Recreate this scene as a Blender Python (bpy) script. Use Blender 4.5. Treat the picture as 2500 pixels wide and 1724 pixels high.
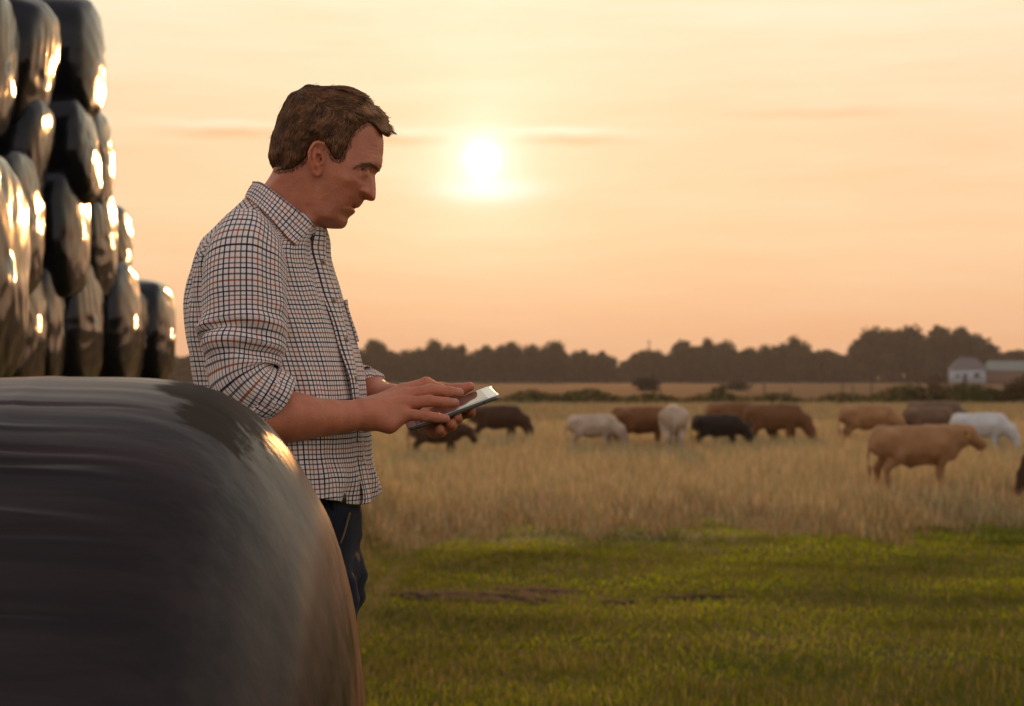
import bpy, math, random
import numpy as np
from mathutils import Vector, Matrix
random.seed(7)
rng = np.random.default_rng(7)
R = math.radians
for o in list(bpy.data.objects):
    bpy.data.objects.remove(o)
scene = bpy.context.scene
C = scene.collection

# ------------------------------------------------------------------ camera
F, HY, CX, CZ = 4600.0, 920.0, 1250.0, 1.29        # focal length in photo pixels, horizon row, centre column, eye height
cam = bpy.data.cameras.new('camera')
camo = bpy.data.objects.new('camera', cam); C.objects.link(camo)
camo.location = (0, 0, CZ); camo.rotation_euler = (R(90), 0, 0)
cam.sensor_width = 36.0; cam.lens = F / 2500 * 36
cam.shift_y = (HY - 862) / 2500
cam.clip_start = 0.05; cam.clip_end = 5000
cam.dof.use_dof = True; cam.dof.focus_distance = 3.40; cam.dof.aperture_fstop = 7.0
scene.camera = camo
def P(px, py, Y):
    return np.array([(px - CX) / F * Y, Y, CZ + (HY - py) / F * Y])

# ------------------------------------------------------------------ light
SUN_EL, SUN_AZ = R(6.6), R(-0.9)                   # azimuth clockwise from +Y
scene.view_settings.view_transform = 'Standard'
scene.view_settings.look = 'None'
scene.view_settings.exposure = 0.0
scene.view_settings.gamma = 1.0
scene.view_settings.use_curve_mapping = False
scene.cycles.use_denoising = True
scene.cycles.max_bounces = 6
scene.cycles.diffuse_bounces = 3
scene.cycles.glossy_bounces = 3
scene.cycles.transmission_bounces = 3
scene.cycles.transparent_max_bounces = 6
scene.cycles.volume_bounces = 1
scene.cycles.sample_clamp_indirect = 4.0
sl = bpy.data.lights.new('sun', 'SUN'); sl.energy = 2.0; sl.angle = R(1.6); sl.color = (1.0, 0.42, 0.12)
so = bpy.data.objects.new('sun', sl); C.objects.link(so)
sdir = Vector((math.sin(SUN_AZ) * math.cos(SUN_EL), math.cos(SUN_AZ) * math.cos(SUN_EL), math.sin(SUN_EL)))
LAZ = SUN_AZ + R(3.0)                                # lamp turned a little right of the drawn sun to add rim light
ldir = Vector((math.sin(LAZ) * math.cos(SUN_EL), math.cos(LAZ) * math.cos(SUN_EL), math.sin(SUN_EL)))
so.rotation_euler = ldir.to_track_quat('Z', 'Y').to_euler()

class NT:
    """small helper to write node trees as expressions"""
    def __init__(s, tree): s.t = tree; s.n = tree.nodes; s.l = tree.links
    def node(s, typ, **kw):
        n = s.n.new(typ)
        for k, v in kw.items(): setattr(n, k, v)
        return n
    def put(s, sock, v):
        if hasattr(v, 'links') or isinstance(v, bpy.types.NodeSocket): s.l.new(v, sock)
        else: sock.default_value = v
    def m(s, op, a, b=None, c=None, clamp=False):
        n = s.n.new('ShaderNodeMath'); n.operation = op; n.use_clamp = clamp
        for i, v in enumerate((a, b, c)):
            if v is not None: s.put(n.inputs[i], v)
        return n.outputs[0]
    def vm(s, op, a, b=None):
        n = s.n.new('ShaderNodeVectorMath'); n.operation = op
        s.put(n.inputs[0], a)
        if b is not None: s.put(n.inputs[1], b)
        return n.outputs['Value'] if op in ('DOT_PRODUCT', 'LENGTH') else n.outputs[0]
    def mix(s, f, a, b, typ='MIX'):
        n = s.n.new('ShaderNodeMixRGB'); n.blend_type = typ
        for i, v in enumerate((f, a, b)):
            if not isinstance(v, bpy.types.NodeSocket) and i > 0 and len(v) == 3: v = (*v, 1)
            s.put(n.inputs[i], v)
        return n.outputs[0]
    def ramp(s, f, stops, interp='LINEAR'):
        n = s.n.new('ShaderNodeValToRGB'); r = n.color_ramp; r.interpolation = interp
        while len(r.elements) > 1: r.elements.remove(r.elements[-1])
        for i, (p, c) in enumerate(stops):
            e = r.elements[0] if i == 0 else r.elements.new(p)
            e.position = p; e.color = (*c, 1) if not isinstance(c, (int, float)) else (c, c, c, 1)
        s.put(n.inputs[0], f); return n.outputs[0]
    def smooth(s, f, lo, hi):
        n = s.n.new('ShaderNodeMapRange'); n.interpolation_type = 'SMOOTHSTEP'
        s.put(n.inputs[0], f); n.inputs[1].default_value = lo; n.inputs[2].default_value = hi
        return n.outputs[0]
    def noise(s, vec, scale, detail=3, rough=0.5, col=False):
        n = s.n.new('ShaderNodeTexNoise'); n.inputs['Scale'].default_value = scale
        n.inputs['Detail'].default_value = detail; n.inputs['Roughness'].default_value = rough
        if vec is not None: s.l.new(vec, n.inputs['Vector'])
        return n.outputs['Color' if col else 'Fac']
    def xyz(s, v):
        n = s.n.new('ShaderNodeSeparateXYZ'); s.l.new(v, n.inputs[0]); return n.outputs
    def comb(s, x, y, z):
        n = s.n.new('ShaderNodeCombineXYZ')
        for i, v in enumerate((x, y, z)): s.put(n.inputs[i], v)
        return n.outputs[0]

world = bpy.data.worlds.new('World'); scene.world = world; world.use_nodes = True
w = NT(world.node_tree); w.n.clear()
d = w.vm('NORMALIZE', w.node('ShaderNodeTexCoord').outputs['Generated'])
dx, dy, dz = w.xyz(d)
zc = w.m('MAXIMUM', dz, 0.0)
front = w.ramp(zc, [(0, (.84, .45, .24)), (.026, (.90, .50, .275)), (.07, (.97, .63, .365)), (.135, (.985, .70, .435)),
                    (.196, (1, .84, .585)), (.30, (.90, .83, .66)), (.5, (.64, .59, .53)), (1, (.42, .40, .43))])
back = w.ramp(zc, [(0, (.84, .70, .62)), (.1, (.84, .73, .68)), (.3, (.78, .71, .70)), (.6, (.58, .55, .57)), (1, (.42, .40, .43))])
hor = w.vm('NORMALIZE', w.comb(dx, dy, 0.0))
caz = w.vm('DOT_PRODUCT', hor, (math.sin(SUN_AZ), math.cos(SUN_AZ), 0))
sky = w.mix(w.smooth(caz, -0.75, 0.93), back, front)
sd = w.vm('DOT_PRODUCT', d, tuple(sdir))
om = w.m('SUBTRACT', 1.0, sd)
def glow(k): return w.m('EXPONENT', w.m('MULTIPLY', om, -k))
az = w.m('ARCTAN2', dx, dy)
# thin high cloud: long faint streaks, drawn out along the horizon
sv = w.comb(w.m('MULTIPLY', az, 7.0), w.m('MULTIPLY', dz, 62.0), 0.0)
n1 = w.noise(sv, 1.0, 4, 0.55)
sv2 = w.comb(w.m('MULTIPLY', az, 26.0), w.m('MULTIPLY', dz, 230.0), 3.0)
n2 = w.noise(sv2, 1.0, 4, 0.6)
st = w.m('ADD', w.m('MULTIPLY', w.m('SUBTRACT', n1, .5), .46), w.m('MULTIPLY', w.m('SUBTRACT', n2, .5), .12))
fadez = w.m('SUBTRACT', 1.0, w.smooth(dz, .25, .6))
st = w.m('MULTIPLY', st, fadez)
sky = w.mix(1.0, sky, w.comb(w.m('ADD', 1.0, w.m('MULTIPLY', st, .10)), w.m('ADD', 1.0, w.m('MULTIPLY', st, .55)), w.m('ADD', 1.0, w.m('MULTIPLY', st, .9))), 'MULTIPLY')
def gauss(v, c, s_): 
    q = w.m('DIVIDE', w.m('SUBTRACT', v, c), s_)
    return w.m('EXPONENT', w.m('MULTIPLY', w.m('MULTIPLY', q, q), -1.0))
def add(col, fac, c): 
    return w.mix(1.0, col, w.mix(w.m('MINIMUM', fac, 20.0), (0, 0, 0), c), 'ADD')
def scale(col, fac):
    return w.vm('MULTIPLY', w.comb(fac, fac, fac), col)
sky = w.vm('ADD', sky, scale((.04, .13, .11), glow(1300)))
sky = w.vm('ADD', sky, scale((.03, .055, .05), glow(420)))
sky = w.vm('ADD', sky, scale((.9, .85, .75), glow(30000)))
sky = w.vm('ADD', sky, scale((.16, .22, .27), glow(5500)))
sky = w.vm('ADD', sky, scale((.2, .2, .30), w.m('MULTIPLY', gauss(dz, .0985, .0060), gauss(az, -.0125, .026))))
# the few distinct cloud bars beside the sun: a bright upper edge over a darker underside
wob = w.m('MULTIPLY', w.m('SUBTRACT', w.noise(w.comb(w.m('MULTIPLY', az, 22.0), 0.0, 0.0), 1.0, 2), .5), .007)
for (ca, wa, cz_, amp) in ((.028, .030, .1265, 1.0), (-.058, .020, .1262, .8), (-.150, .030, .129, .9), (.16, .05, .139, .55)):
    zz = w.m('ADD', dz, wob)
    a_ = gauss(az, ca, wa)
    sky = w.vm('ADD', sky, scale((.02, .13, .16), w.m('MULTIPLY', w.m('MULTIPLY', gauss(zz, cz_ + .0028, .0022), a_), amp * (1 if ca < .1 else .2))))
    sky = w.vm('ADD', sky, scale((-.04, -.16, -.14), w.m('MULTIPLY', w.m('MULTIPLY', gauss(zz, cz_ - .0022, .0028), a_), amp)))
nish = w.node('ShaderNodeTexSky'); nish.sky_type = 'NISHITA'; nish.sun_disc = False
nish.sun_elevation = SUN_EL; nish.sun_rotation = SUN_AZ; nish.dust_density = 4.0
bg1 = w.node('ShaderNodeBackground'); w.l.new(sky, bg1.inputs[0]); bg1.inputs[1].default_value = 1.0
bg2 = w.node('ShaderNodeBackground'); w.l.new(nish.outputs[0], bg2.inputs[0]); bg2.inputs[1].default_value = 0.002
ads = w.node('ShaderNodeAddShader'); w.l.new(bg1.outputs[0], ads.inputs[0]); w.l.new(bg2.outputs[0], ads.inputs[1])
wo = w.node('ShaderNodeOutputWorld'); w.l.new(ads.outputs[0], wo.inputs[0])
world.cycles.sampling_method = 'MANUAL'; world.cycles.sample_map_resolution = 512

# ------------------------------------------------------------------ helpers
def tag(o, label=None, cat=None, group=None, kind=None):
    if label: o['label'] = label
    if cat: o['category'] = cat
    if group: o['group'] = group
    if kind: o['kind'] = kind
    return o
def mk_mesh(name, v, f, uv=None, col=None, smooth=True):
    """v: n x 3, f: m x k (one k), or a list of such arrays; uv per vertex or per corner; col per vertex"""
    v = np.asarray(v, dtype=np.float32)
    fl = f if isinstance(f, list) else [f]
    fl = [np.asarray(x, dtype=np.int32) for x in fl if len(x)]
    me = bpy.data.meshes.new(name)
    loops = np.concatenate([x.ravel() for x in fl])
    tot = np.concatenate([np.full(len(x), x.shape[1], dtype=np.int32) for x in fl])
    start = np.concatenate([[0], np.cumsum(tot)[:-1]]).astype(np.int32)
    me.vertices.add(len(v)); me.vertices.foreach_set('co', v.ravel())
    me.loops.add(len(loops)); me.loops.foreach_set('vertex_index', loops)
    me.polygons.add(len(tot)); me.polygons.foreach_set('loop_start', start); me.polygons.foreach_set('loop_total', tot)
    if smooth: me.polygons.foreach_set('use_smooth', np.ones(len(tot), dtype=bool))
    if uv is not None:
        uv = np.asarray(uv, dtype=np.float32)
        if len(uv) == len(v): uv = uv[loops]
        ul = me.uv_layers.new(name='UVMap'); ul.data.foreach_set('uv', uv.ravel())
    if col is not None:
        ca = me.color_attributes.new('tint', 'FLOAT_COLOR', 'POINT')
        c4 = np.ones((len(v), 4), dtype=np.float32); c4[:, :3] = col
        ca.data.foreach_set('color', c4.ravel())
    me.update(calc_edges=True); me.validate()
    return me
def ob(name, me, mat=None, parent=None, loc=(0, 0, 0), rot=(0, 0, 0), scl=None):
    o = bpy.data.objects.new(name, me); C.objects.link(o)
    o.location = loc; o.rotation_euler = rot
    if scl is not None: o.scale = (scl,) * 3 if isinstance(scl, (int, float)) else scl
    if mat is not None and not me.materials: me.materials.append(mat)
    if parent is not None: o.parent = parent
    return o
def empty(name, loc=(0, 0, 0), rz=0.0):
    o = bpy.data.objects.new(name, None); C.objects.link(o); o.location = loc; o.rotation_euler = (0, 0, rz)
    o.empty_display_size = 0.2
    return o
class MB:
    """collects pieces into one mesh"""
    def __init__(s): s.v = []; s.f = {}; s.c = []; s.uvs = []; s.n = 0
    def add(s, v, f, col=None):
        v = np.asarray(v, dtype=float); f = np.asarray(f) + s.n
        s.v.append(v); s.f.setdefault(f.shape[1], []).append(f); s.n += len(v)
        s.c.append(np.broadcast_to(np.asarray(col if col is not None else (1, 1, 1), dtype=float), (len(v), 3)))
    def box(s, lo, hi, rz=0.0, org=(0, 0, 0), col=None):
        v = np.array([[x, y, z] for z in (lo[2], hi[2]) for y in (lo[1], hi[1]) for x in (lo[0], hi[0])], dtype=float)
        c_, s_ = math.cos(rz), math.sin(rz)
        v = np.stack([v[:, 0] * c_ - v[:, 1] * s_, v[:, 0] * s_ + v[:, 1] * c_, v[:, 2]], 1) + np.array(org)
        s.add(v, [[0, 2, 3, 1], [4, 5, 7, 6], [0, 1, 5, 4], [2, 6, 7, 3], [0, 4, 6, 2], [1, 3, 7, 5]], col)
    def tube(s, pts, rad, n=8, col=None):
        pts = np.asarray(pts, dtype=float); rad = np.broadcast_to(np.asarray(rad, dtype=float), (len(pts),))
        v, f = tube_geo(pts, rad, n); s.add(v, f, col)
        for e, k in ((0, 1), (len(pts) - 1, -1)):
            pass
    def mesh(s, name, smooth=True, color=False):
        return mk_mesh(name, np.concatenate(s.v), [np.concatenate(x) for x in s.f.values()], col=np.concatenate(s.c) if color else None, smooth=smooth)
def frames(pts):
    t = np.gradient(pts, axis=0); t /= np.linalg.norm(t, axis=1)[:, None] + 1e-9
    up = np.array([0, 0, 1.0]) if abs(t[0][2]) < .9 else np.array([1.0, 0, 0])
    ns = []
    n = np.cross(t[0], up); n /= np.linalg.norm(n)
    for i in range(len(pts)):
        n = n - t[i] * (n @ t[i]); n /= np.linalg.norm(n); ns.append(n.copy())
    ns = np.array(ns); return t, ns, np.cross(t, ns)
def tube_geo(pts, rad, n=8):
    t, a, b = frames(pts); th = np.linspace(0, 2 * np.pi, n, endpoint=False)
    v = (pts[:, None] + rad[:, None, None] * (np.cos(th)[None, :, None] * a[:, None] + np.sin(th)[None, :, None] * b[:, None])).reshape(-1, 3)
    f = grid_faces(len(pts), n, True)
    return v, f
def grid_faces(nr, nc, wrap):
    i = np.arange(nr - 1)[:, None]; j = np.arange(nc if wrap else nc - 1)[None]
    j2 = (j + 1) % nc
    return np.stack([i * nc + j, i * nc + j2, (i + 1) * nc + j2, (i + 1) * nc + j], -1).reshape(-1, 4)
def interp(x, xs, ys):
    """smooth (pchip-like) interpolation on ascending xs; ys n or n x k"""
    xs = np.asarray(xs, float); ys = np.asarray(ys, float)
    one = ys.ndim == 1
    if one: ys = ys[:, None]
    h = np.diff(xs)[:, None]; dl = np.diff(ys, axis=0) / h
    m_ = np.zeros_like(ys); m_[0] = dl[0]; m_[-1] = dl[-1]
    w1 = 2 * h[1:] + h[:-1]; w2 = h[1:] + 2 * h[:-1]
    same = dl[1:] * dl[:-1] > 0
    with np.errstate(all='ignore'): hm = (w1 + w2) / (w1 / dl[:-1] + w2 / dl[1:])
    m_[1:-1] = np.where(same, hm, 0)
    x = np.clip(np.asarray(x, float), xs[0], xs[-1])
    k = np.clip(np.searchsorted(xs, x, side='right') - 1, 0, len(xs) - 2)
    hh = h[k]; t = ((x - xs[k])[:, None] / hh)
    r = (1 + 2 * t) * (1 - t) ** 2 * ys[k] + t * (1 - t) ** 2 * hh * m_[k] + t * t * (3 - 2 * t) * ys[k + 1] + t * t * (t - 1) * hh * m_[k + 1]
    return r[:, 0] if one else r
def catmull(pts, n, closed=False):
    pts = np.asarray(pts, float)
    if closed: q = np.concatenate([pts[-1:], pts, pts[:2]])
    else: q = np.concatenate([2 * pts[:1] - pts[1:2], pts, 2 * pts[-1:] - pts[-2:-1]])
    m_ = len(q) - 3; u = np.linspace(0, m_, n, endpoint=not closed); k = np.minimum(u.astype(int), m_ - 1); t = (u - k)[:, None]
    a, b, c, d_ = q[k], q[k + 1], q[k + 2], q[k + 3]
    return .5 * (2 * b + (c - a) * t + (2 * a - 5 * b + 4 * c - d_) * t ** 2 + (3 * b - a - 3 * c + d_) * t ** 3)
def waves(p, seed, freq, n=14, spread=1.0, aniso=(1, 1, 1)):
    """cheap smooth noise, about -1..1"""
    g = np.random.default_rng(seed); p = np.asarray(p, float) * np.array(aniso); r = np.zeros(p.shape[:-1])
    for _ in range(n):
        k = g.normal(size=3); k *= freq * (0.6 + spread * g.random()) / np.linalg.norm(k)
        r += np.sin(p @ k * 6.28 + g.random() * 6.28)
    return r / math.sqrt(n)

# -- signed distance modelling on a grid, turned into a mesh by surface nets
def smin(a, b, k):
    h = np.clip(.5 + .5 * (b - a) / k, 0, 1); return b * (1 - h) + a * h - k * h * (1 - h)
def smax(a, b, k): return -smin(-a, -b, k)
class SDF:
    def __init__(s, lo, hi, h):
        s.h = h; s.lo = np.array(lo, float); n = np.ceil((np.array(hi) - s.lo) / h).astype(int) + 1
        s.ax = [s.lo[i] + h * np.arange(n[i]) for i in range(3)]
        s.f = np.full(tuple(n), 0.5, dtype=np.float32)
    def block(s, lo, hi):
        sl_ = []
        for i in range(3):
            a = int(np.clip(np.floor((lo[i] - s.lo[i]) / s.h), 0, len(s.ax[i]) - 1)); b = int(np.clip(np.ceil((hi[i] - s.lo[i]) / s.h) + 1, a + 1, len(s.ax[i])))
            sl_.append(slice(a, b))
        X = s.ax[0][sl_[0]][:, None, None]; Y = s.ax[1][sl_[1]][None, :, None]; Z = s.ax[2][sl_[2]][None, None, :]
        return tuple(sl_), X, Y, Z
    def cone(s, a, b, ra, rb, k=.01, cut=False, flat=None):
        """round cone a-b joined (or cut) with blend k; flat=(axis vector, factor) squashes across an axis"""
        a = np.asarray(a, float); b = np.asarray(b, float); mr = max(ra, rb) + 3 * k + 3 * s.h + .004
        sl_, X, Y, Z = s.block(np.minimum(a, b) - mr, np.maximum(a, b) + mr)
        ab = b - a; L2 = ab @ ab + 1e-12
        px, py, pz = X - a[0], Y - a[1], Z - a[2]
        t = np.clip((px * ab[0] + py * ab[1] + pz * ab[2]) / L2, 0, 1)
        qx, qy, qz = px - t * ab[0], py - t * ab[1], pz - t * ab[2]
        d2 = qx * qx + qy * qy + qz * qz
        if flat is not None:
            u = np.asarray(flat[0], float); u = u / np.linalg.norm(u); c_ = qx * u[0] + qy * u[1] + qz * u[2]
            d2 = d2 + c_ * c_ * (flat[1] ** 2 - 1)
        dd = np.sqrt(d2) - (ra + (rb - ra) * t)
        s.f[sl_] = smax(s.f[sl_], -dd, k) if cut else smin(s.f[sl_], dd, k)
    def chain(s, pts, rad, k=.01, **kw):
        for i in range(len(pts) - 1): s.cone(pts[i], pts[i + 1], rad[i], rad[i + 1], k, **kw)
    def ell(s, c, r, k=.01, rot=None, cut=False):
        c = np.asarray(c, float); r = np.asarray(r, float); m_ = r.max() + 3 * k + 3 * s.h
        sl_, X, Y, Z = s.block(c - m_, c + m_)
        x, y, z = X - c[0], Y - c[1], Z - c[2]
        if rot is not None:
            M = np.array(rot); x, y, z = (M[0, 0] * x + M[0, 1] * y + M[0, 2] * z, M[1, 0] * x + M[1, 1] * y + M[1, 2] * z, M[2, 0] * x + M[2, 1] * y + M[2, 2] * z)
        k0 = np.sqrt((x / r[0]) ** 2 + (y / r[1]) ** 2 + (z / r[2]) ** 2); k1 = np.sqrt((x / r[0] ** 2) ** 2 + (y / r[1] ** 2) ** 2 + (z / r[2] ** 2) ** 2) + 1e-9
        dd = k0 * (k0 - 1) / k1
        s.f[sl_] = smax(s.f[sl_], -dd, k) if cut else smin(s.f[sl_], dd, k)
    def mesh(s):
        return nets(s.f, s.lo, s.h)
def nets(f, lo, h):
    ins = f < 0
    c = np.zeros(tuple(n - 1 for n in f.shape), dtype=np.int8)
    offs = [(i, j, k) for i in (0, 1) for j in (0, 1) for k in (0, 1)]
    for (i, j, k) in offs:
        c += ins[i:i + c.shape[0], j:j + c.shape[1], k:k + c.shape[2]]
    act = (c > 0) & (c < 8); idx = np.argwhere(act)
    vals = {o: f[idx[:, 0] + o[0], idx[:, 1] + o[1], idx[:, 2] + o[2]].astype(float) for o in offs}
    acc = np.zeros((len(idx), 3)); cnt = np.zeros(len(idx))
    for o in offs:
        for ax in range(3):
            if o[ax] == 0:
                o2 = list(o); o2[ax] = 1; o2 = tuple(o2)
                a, b = vals[o], vals[o2]; cr = (a < 0) != (b < 0)
                t = np.where(cr, a / np.where(cr, a - b, 1), 0)
                p = np.tile(np.array(o, float), (len(idx), 1)); p[:, ax] = t
                acc += p * cr[:, None]; cnt += cr
    v = (idx + acc / cnt[:, None]) * h + lo
    mp = np.full(c.shape, -1, dtype=np.int32); mp[act] = np.arange(len(idx))
    fs = []
    for ax in range(3):
        u, w_ = [(1, 2), (2, 0), (0, 1)][ax]
        a = np.take(ins, range(0, f.shape[ax] - 1), ax); b = np.take(ins, range(1, f.shape[ax]), ax)
        e = np.argwhere(a != b); e = e[(e[:, u] > 0) & (e[:, w_] > 0) & (e[:, u] < f.shape[u] - 1) & (e[:, w_] < f.shape[w_] - 1)]
        flip = ins[e[:, 0], e[:, 1], e[:, 2]]
        q = []
        for (du, dw) in ((-1, -1), (0, -1), (0, 0), (-1, 0)):
            z = e.copy(); z[:, u] += du; z[:, w_] += dw; q.append(mp[z[:, 0], z[:, 1], z[:, 2]])
        q = np.stack(q, 1); q[~flip] = q[~flip][:, ::-1]; fs.append(q)
    fs = np.concatenate(fs); fs = fs[(fs >= 0).all(1)]
    return v, fs
def relax(v, f, it=2, lam=.5):
    e = np.concatenate([f[:, [i, (i + 1) % 4]] for i in range(4)]); n = len(v)
    for _ in range(it):
        s_ = np.zeros_like(v); k = np.zeros(n)
        for j in range(3): s_[:, j] = np.bincount(e[:, 0], v[e[:, 1], j], n) + np.bincount(e[:, 1], v[e[:, 0], j], n)
        k = np.bincount(e[:, 0], minlength=n) + np.bincount(e[:, 1], minlength=n)
        v = v + lam * (s_ / np.maximum(k, 1)[:, None] - v)
    return v

# ------------------------------------------------------------------ materials
def material(name):
    m_ = bpy.data.materials.new(name); m_.use_nodes = True
    t = NT(m_.node_tree); b = m_.node_tree.nodes['Principled BSDF']
    return m_, t, b
def simple(name, col, rough=.6, var=.15, scale=8.0, spec=.3, bump=0.0, bscale=60.0, metallic=0.0, tint=False):
    m_, t, b = material(name)
    co = t.node('ShaderNodeTexCoord').outputs['Object']
    nz = t.noise(co, scale, 4, .6)
    c = t.mix(nz, tuple(x * (1 - var) for x in col), tuple(min(1, x * (1 + var)) for x in col))
    if tint:
        a = t.node('ShaderNodeVertexColor', layer_name='tint'); c = t.mix(1.0, c, a.outputs[0], 'MULTIPLY')
    t.l.new(c, b.inputs['Base Color']); b.inputs['Roughness'].default_value = rough
    b.inputs['Specular IOR Level'].default_value = spec; b.inputs['Metallic'].default_value = metallic
    if bump:
        bn = t.node('ShaderNodeBump'); bn.inputs['Strength'].default_value = bump; bn.inputs['Distance'].default_value = .01
        t.l.new(t.noise(co, bscale, 4, .6), bn.inputs['Height']); t.l.new(bn.outputs[0], b.inputs['Normal'])
    return m_
def leafy(name, rough=.7, trans=.35):
    """grass and leaves: colour from the tint of each blade, light passes through"""
    m_, t, b = material(name)
    a = t.node('ShaderNodeVertexColor', layer_name='tint').outputs[0]
    t.l.new(a, b.inputs['Base Color']); b.inputs['Roughness'].default_value = rough; b.inputs['Specular IOR Level'].default_value = .15
    tr = t.node('ShaderNodeBsdfTranslucent'); t.l.new(a, tr.inputs[0])
    mx = t.node('ShaderNodeMixShader'); mx.inputs[0].default_value = trans
    out = t.n['Material Output']
    t.l.new(b.outputs[0], mx.inputs[1]); t.l.new(tr.outputs[0], mx.inputs[2]); t.l.new(mx.outputs[0], out.inputs[0])
    return m_
# ------------------------------------------------------------------ ground, fields and air
def sst(x, a, b):
    t = np.clip((np.asarray(x, float) - a) / (b - a), 0, 1); return t * t * (3 - 2 * t)
def ground_z(x, y):
    x = np.asarray(x, float); y = np.asarray(y, float)
    yard = (1 - sst(x, -2.5, -1.3)) * (1 - sst(y, 27, 34))
    z = -0.9 * sst(y, 4.6, 11.0) * (1 - yard)
    b = .035 * np.sin(x * 1.3 + y * .35) * np.sin(y * .9 - x * .4) + .03 * np.sin(x * .31 + 1.7) * np.sin(y * .23 + .6)
    return z + b * sst(y, 6, 14) * np.clip(1 - (y - 200) / 400, 0.3, 1)
def tall_edge(x):                                     # where the grazed green turf ends and the tall dry grass begins
    x = np.asarray(x, float)
    return 24.6 + .40 * x + 1.3 * np.sin(x * .75 + .5) + 1.1 * np.sin(x * 1.9 + 2.0) + .6 * np.sin(x * 4.7) + .5 * np.sin(x * 8.3 + 1)
def ground_material():
    m_, t, b = material('meadow')
    co = t.node('ShaderNodeTexCoord').outputs['Object']
    x, y, z = t.xyz(co)
    big = t.noise(co, .35, 4, .6); fine = t.noise(co, 9.0, 5, .65); mid = t.noise(t.vm('MULTIPLY', co, (.08, .25, 1.0)), 1.0, 4, .6)
    green = t.mix(fine, (.040, .040, .005), (.095, .090, .010))
    green = t.mix(t.smooth(big, .52, .75), green, (.085, .070, .024))
    dry = t.mix(fine, (.20, .145, .07), (.34, .25, .13))
    dry = t.mix(t.smooth(mid, .5, .75), dry, (.17, .135, .05))
    far = t.mix(mid, (.034, .028, .019), (.052, .042, .028))
    edge = t.m('ADD', t.m('ADD', y, t.m('MULTIPLY', x, -.40)), t.m('MULTIPLY', t.m('SUBTRACT', big, .5), 6.0))
    c = t.mix(t.smooth(edge, 23.5, 25.5), green, dry)
    c = t.mix(t.smooth(y, 146, 175), c, far)
    t.l.new(c, b.inputs['Base Color']); b.inputs['Roughness'].default_value = .95; b.inputs['Specular IOR Level'].default_value = .05
    bn = t.node('ShaderNodeBump'); bn.inputs['Strength'].default_value = .8; bn.inputs['Distance'].default_value = .05
    t.l.new(fine, bn.inputs['Height']); t.l.new(bn.outputs[0], b.inputs['Normal'])
    return m_
gx = np.concatenate([-np.geomspace(900, 9, 36), np.linspace(-8, 8, 50), np.geomspace(9, 900, 36)])
gy = np.concatenate([-np.geomspace(60, 4.5, 12), np.linspace(-4, 34, 100), np.geomspace(35, 1500, 60)])
GX, GY = np.meshgrid(gx, gy)
gv = np.stack([GX.ravel(), GY.ravel(), ground_z(GX, GY).ravel()], 1)
tag(ob('field', mk_mesh('field', gv, grid_faces(len(gy), len(gx), False)), ground_material()), kind='structure')

GRASS = leafy('grass_blades', .75, .45)
def blades(name, n_, region, hfun, wfun, colfun, lean, keep=None, seed=1, bend=.35):
    """curved blades, three triangles each; region(n) -> x, y"""
    g = np.random.default_rng(seed)
    x, y = region(g, n_)
    if keep is not None:
        k = keep(g, x, y); x, y = x[k], y[k]
    n_ = len(x); h = hfun(g, x, y); w_ = wfun(g, x, y)
    a = g.random(n_) * 2 * np.pi; la = g.random(n_) * 2 * np.pi; ln = np.abs(g.normal(0, lean, n_))
    base = np.stack([x, y, ground_z(x, y) - .01], 1)
    sx = np.stack([np.cos(a), np.sin(a), np.zeros(n_)], 1) * (w_ / 2)[:, None]
    ld = np.stack([np.cos(la), np.sin(la), np.zeros(n_)], 1) * (ln * h)[:, None]
    up = np.array([0, 0, 1.0])
    midp = base + up * (h * .55)[:, None] + ld * bend
    tip = base + up * (h * np.clip(1 - ln * .4, .5, 1))[:, None] + ld
    v = np.stack([base - sx, base + sx, midp - sx * .7, midp + sx * .7, tip], 1).reshape(-1, 3)
    q = (np.arange(n_) * 5)[:, None]
    f = np.concatenate([q + np.array([[0, 1, 3]]), q + np.array([[0, 3, 2]]), q + np.array([[2, 3, 4]])])
    c = colfun(g, x, y, n_)
    c = np.repeat(c, 5, axis=0)
    return ob(name, mk_mesh(name, v, f, col=c, smooth=False), GRASS)
def wedge(y0, y1, p=2.0, margin=1.5, slope=.34):
    def r(g, n_):
        u = g.random(n_); y = (y0 ** p + u * (y1 ** p - y0 ** p)) ** (1 / p)
        x = (g.random(n_) * 2 - 1) * (slope * y + margin); return x, y
    return r
def pal(g, n_, cols, wts, var=.18):
    k = g.choice(len(cols), n_, p=np.array(wts) / sum(wts)); c = np.array(cols)[k]
    return np.clip(c * (1 + g.normal(0, var, (n_, 1))) * (1 + g.normal(0, .06, (n_, 3))), .004, .8)
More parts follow.
